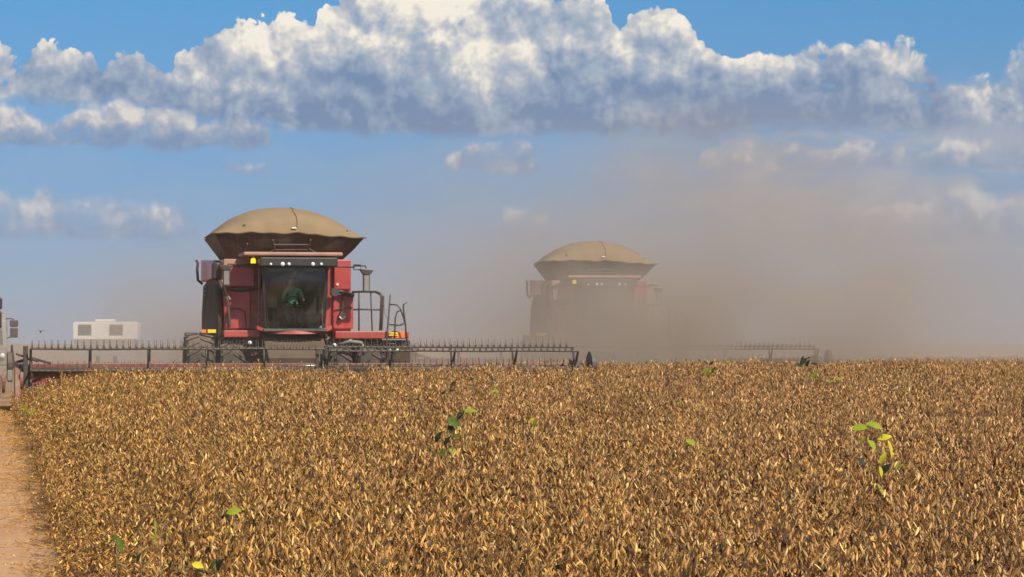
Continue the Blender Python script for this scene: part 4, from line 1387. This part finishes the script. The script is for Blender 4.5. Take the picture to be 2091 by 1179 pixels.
for (px, py, lst, lab) in [
    (925, 880, [(958, 838, 34, 12, 12, 55, 'lime'), (940, 848, 26, 16, 60, 62, 'dark'), (927, 862, 30, 26, -30, 60, 'green'), (922, 878, 24, 18, -50, 62, 'dark'), (894, 892, 26, 16, 70, 62, 'dark'),
                (932, 890, 22, 10, 20, 60, 'green'), (913, 900, 26, 12, 60, 62, 'dark'), (880, 912, 26, 10, 80, 40, 'green'), (905, 925, 24, 16, 30, 60, 'green'), (925, 922, 20, 14, -30, 60, 'lime'), (888, 925, 22, 9, 75, 62, 'dark')],
     'tall leaning weed with green leaves, some coloured dark as if shaded, in the middle of the field'),
    (1800, 905, [(1754, 872, 36, 18, 15, 60, 'lime'), (1784, 868, 38, 16, -12, 60, 'lime'), (1806, 893, 30, 16, 18, 60, 'yellow'), (1820, 915, 40, 10, -65, 50, 'yellow'), (1779, 908, 26, 18, -50, 65, 'lime'),
                 (1758, 898, 20, 9, 70, 60, 'lime'), (1800, 935, 26, 18, 80, 60, 'yellow'), (1806, 957, 26, 20, 60, 62, 'dark'), (1797, 963, 24, 10, -75, 50, 'yellow'), (1757, 942, 22, 14, -40, 62, 'dark'),
                 (1796, 997, 26, 9, -55, 50, 'lime'), (1832, 950, 18, 10, 80, 50, 'lime')],
     'large weed with bright yellow and lime leaves, right part of the field'),
    (1645, 752, [(1640, 738, 20, 14, 50, 62, 'dark'), (1632, 746, 16, 9, -20, 62, 'dark'), (1648, 742, 16, 10, 80, 62, 'dark'), (1662, 743, 14, 7, -10, 62, 'dark'), (1652, 755, 14, 9, 50, 62, 'brown'), (1637, 732, 12, 6, 70, 62, 'dark'), (1651, 731, 8, 5, 20, 62, 'dark')],
     'dark leafy weed rising above the far crop edge, right of the dust'),
    (1655, 772, [(1663, 766, 18, 12, 65, 60, 'lime'), (1647, 767, 14, 7, -50, 60, 'green'), (1652, 781, 14, 10, -60, 62, 'brown')],
     'small lime weed just in front of the dark leafy weed'),
    (1702, 776, [(1697, 779, 14, 6, 25, 60, 'lime'), (1713, 774, 12, 7, 10, 60, 'lime'), (1690, 785, 10, 5, -30, 62, 'dark')],
     'small pale yellow-green weed right of the dark leafy weed'),
    (1447, 755, [(1447, 762, 22, 16, 80, 60, 'lime'), (1452, 742, 14, 8, 50, 62, 'dark'), (1441, 741, 12, 7, -40, 62, 'dark'), (1438, 757, 18, 8, 70, 60, 'lime'), (1456, 756, 16, 8, 70, 60, 'green')],
     'yellow-green weed with a dark top at the crop edge below the farther harvester'),
    (1088, 870, [(1085, 858, 14, 10, 60, 60, 'yellow'), (1091, 868, 20, 13, 75, 60, 'lime'), (1088, 880, 20, 11, -80, 60, 'green')],
     'small upright lime weed, right of the tall leaning weed'),
    (1008, 795, [(1005, 799, 18, 7, 20, 60, 'lime'), (1014, 797, 14, 6, -30, 60, 'lime'), (1003, 772, 14, 8, -45, 62, 'dark'), (1010, 777, 8, 5, -30, 62, 'dark')],
     'small lime weed with a dark tip below the right end of the reel'),
    (920, 790, [(926, 784, 14, 10, 35, 62, 'dark'), (922, 798, 10, 8, 20, 62, 'dark'), (906, 802, 13, 8, 55, 62, 'dark'), (930, 778, 10, 5, 60, 50, 'green')],
     'small dark weed near the crop edge under the middle of the right reel'),
    (965, 775, [(963, 774, 12, 6, 30, 62, 'dark'), (972, 771, 8, 5, 0, 50, 'green')],
     'tiny dark green weed between two small weeds near the crop edge'),
    (1410, 905, [(1410, 903, 22, 14, -25, 60, 'lime'), (1402, 912, 14, 7, 60, 60, 'green')],
     'single pale lime leaf on a weed under the yellow-green crop edge weed'),
    (478, 1050, [(480, 1043, 32, 20, 15, 60, 'lime'), (466, 1053, 14, 10, 70, 50, 'green')],
     'broad bright green leaf standing above the crop, lower left'),
    (240, 1105, [(246, 1110, 22, 18, -60, 60, 'green'), (238, 1097, 18, 12, 30, 60, 'green'), (250, 1122, 16, 10, -80, 50, 'green')],
     'small green weed near the track, bottom left'),
    (290, 1065, [(293, 1064, 38, 13, 45, 62, 'brown'), (305, 1030, 38, 6, 5, 62, 'brown')],
     'dark brown curled leaf sticking up beside the track, bottom left'),
    (440, 1152, [(452, 1150, 30, 22, 65, 62, 'dark'), (437, 1152, 24, 16, 80, 50, 'green'), (407, 1152, 26, 18, -10, 60, 'yellow'), (352, 1150, 24, 10, 80, 62, 'dark'), (285, 1137, 20, 10, 80, 62, 'dark')],
     'weed with a dark and a yellow leaf at the bottom edge of the field'),
    (330, 1085, [(345, 1090, 30, 5, 80, 50, 'lime'), (322, 1075, 30, 5, -75, 50, 'lime'), (350, 1050, 60, 3, 80, 40, 'green'), (318, 1098, 20, 10, 50, 60, 'lime')],
     'thin pale green branched weed left of the broad green leaf'),
    (235, 1105 - 330, [(298, 770, 14, 8, 70, 60, 'lime')],
     'tiny lime leaf in the crop below the left reel'),
    (60, 838, [(54, 834, 20, 9, 80, 60, 'lime'), (66, 842, 18, 8, 60, 60, 'lime'), (50, 845, 12, 7, -70, 60, 'green')],
     'yellow-green weed at the crop corner beside the track'),
]:
    weed(px, py, *px_leaves(px, py, lst), lab)

# ------------------------------------------------------------------ air: even haze, dust thrown up by the machines
def box_object(name, x0, x1, y0, y1, z0, z1, mat, label):
    q = MB(); q.box(x0, x1, y0, y1, z0, z1)
    return tag(q.build(name, mat), label, kind='stuff')


def haze_material():
    m = bpy.data.materials.new('haze_air'); m.use_nodes = True
    t = m.node_tree; t.nodes.clear(); N = NT(t)
    v = N.n('ShaderNodeVolumePrincipled')
    v.inputs['Color'].default_value = (0.84, 0.76, 0.68, 1)
    v.inputs['Density'].default_value = 0.0006
    v.inputs['Anisotropy'].default_value = 0.2
    o = N.n('ShaderNodeOutputMaterial'); t.links.new(v.outputs[0], o.inputs['Volume'])
    m.cycles.homogeneous_volume = True
    return m


def dust_material(name, blobs, scale, lo, hi, color=(0.76, 0.655, 0.56), gain=1.0, stretch=(1, 1, 1)):
    """drifting dust: soft ellipsoids of fine soil broken up by turbulence"""
    m = bpy.data.materials.new(name); m.use_nodes = True
    t = m.node_tree; t.nodes.clear(); N = NT(t)
    pos = N.n('ShaderNodeTexCoord').outputs['Object']
    tot = None
    for (c, r, a) in blobs:
        q = N.v('DIVIDE', N.v('SUBTRACT', pos, c), r)
        d = N.m('SUBTRACT', 1.0, N.v('DOT_PRODUCT', q, q), clamp=True)
        d = N.m('MULTIPLY', N.m('MULTIPLY', d, d), a)
        tot = d if tot is None else N.m('ADD', tot, d)
    n = N.noise(N.v('MULTIPLY', pos, stretch), scale, 4, 0.6)
    den = N.m('MULTIPLY', tot, N.ss(n, lo, hi, 0.12, 1.5))
    v = N.n('ShaderNodeVolumePrincipled')
    v.inputs['Color'].default_value = (*color, 1)
    N.put(v.inputs['Density'], N.m('MULTIPLY', den, gain))
    v.inputs['Anisotropy'].default_value = 0.15
    o = N.n('ShaderNodeOutputMaterial'); t.links.new(v.outputs[0], o.inputs['Volume'])
    m.cycles.volume_step_rate = 1.0
    return m


near_blobs = [((-17.5, 79, 0.5), (4.5, 3, 3.2), 0.42), ((4.6, 79, 0.8), (8.0, 8, 4.0), 0.34), ((3.2, 77.5, 0.4), (6.2, 4.5, 4.2), 0.46), ((9.5, 79.5, 1.0), (6.0, 6, 5.0), 0.07), ((8.0, 82, 3.0), (9, 9, 5.6), 0.085), ((2.5, 78, 3.2), (5.5, 4, 3.4), 0.14), ((-1.0, 77, 0.5), (8, 8, 4.5), 0.12),
              ((14, 84, 1.5), (13, 10, 6.0), 0.065), ((-9.5, 74, 1.0), (5.5, 8, 4.6), 0.08), ((3.0, 89, 3.0), (17, 12, 8.5), 0.045), ((-4.0, 71, 0.5), (9, 7, 3.0), 0.07),
              ((7.0, 90, 6.5), (8, 11, 4.6), 0.030), ((-6.0, 62.5, 0.2), (7.0, 5, 2.8), 0.07)]
box_object('dust_cloud', -23, 28, 58, 102, -0.5, 13, dust_material('drifting_dust', near_blobs, 0.19, 0.36, 0.62), 'thick brown dust cloud thrown up between the two harvesters')
far_blobs = [((-5, 175, 0), (110, 70, 11), 0.012), ((25, 170, 2), (50, 60, 20), 0.012), ((-35, 175, 0), (40, 50, 6), 0.004)]
box_object('far_dust', -130, 130, 105, 250, -0.5, 24, dust_material('far_drifting_dust', far_blobs, 0.035, 0.30, 0.7, color=(0.76, 0.72, 0.71)), 'low bank of pale dust lying over the harvested field behind the machines')
box_object('haze', -320, 320, -60, 620, -7.5, 30, haze_material(), 'thin dusty air over the whole field')
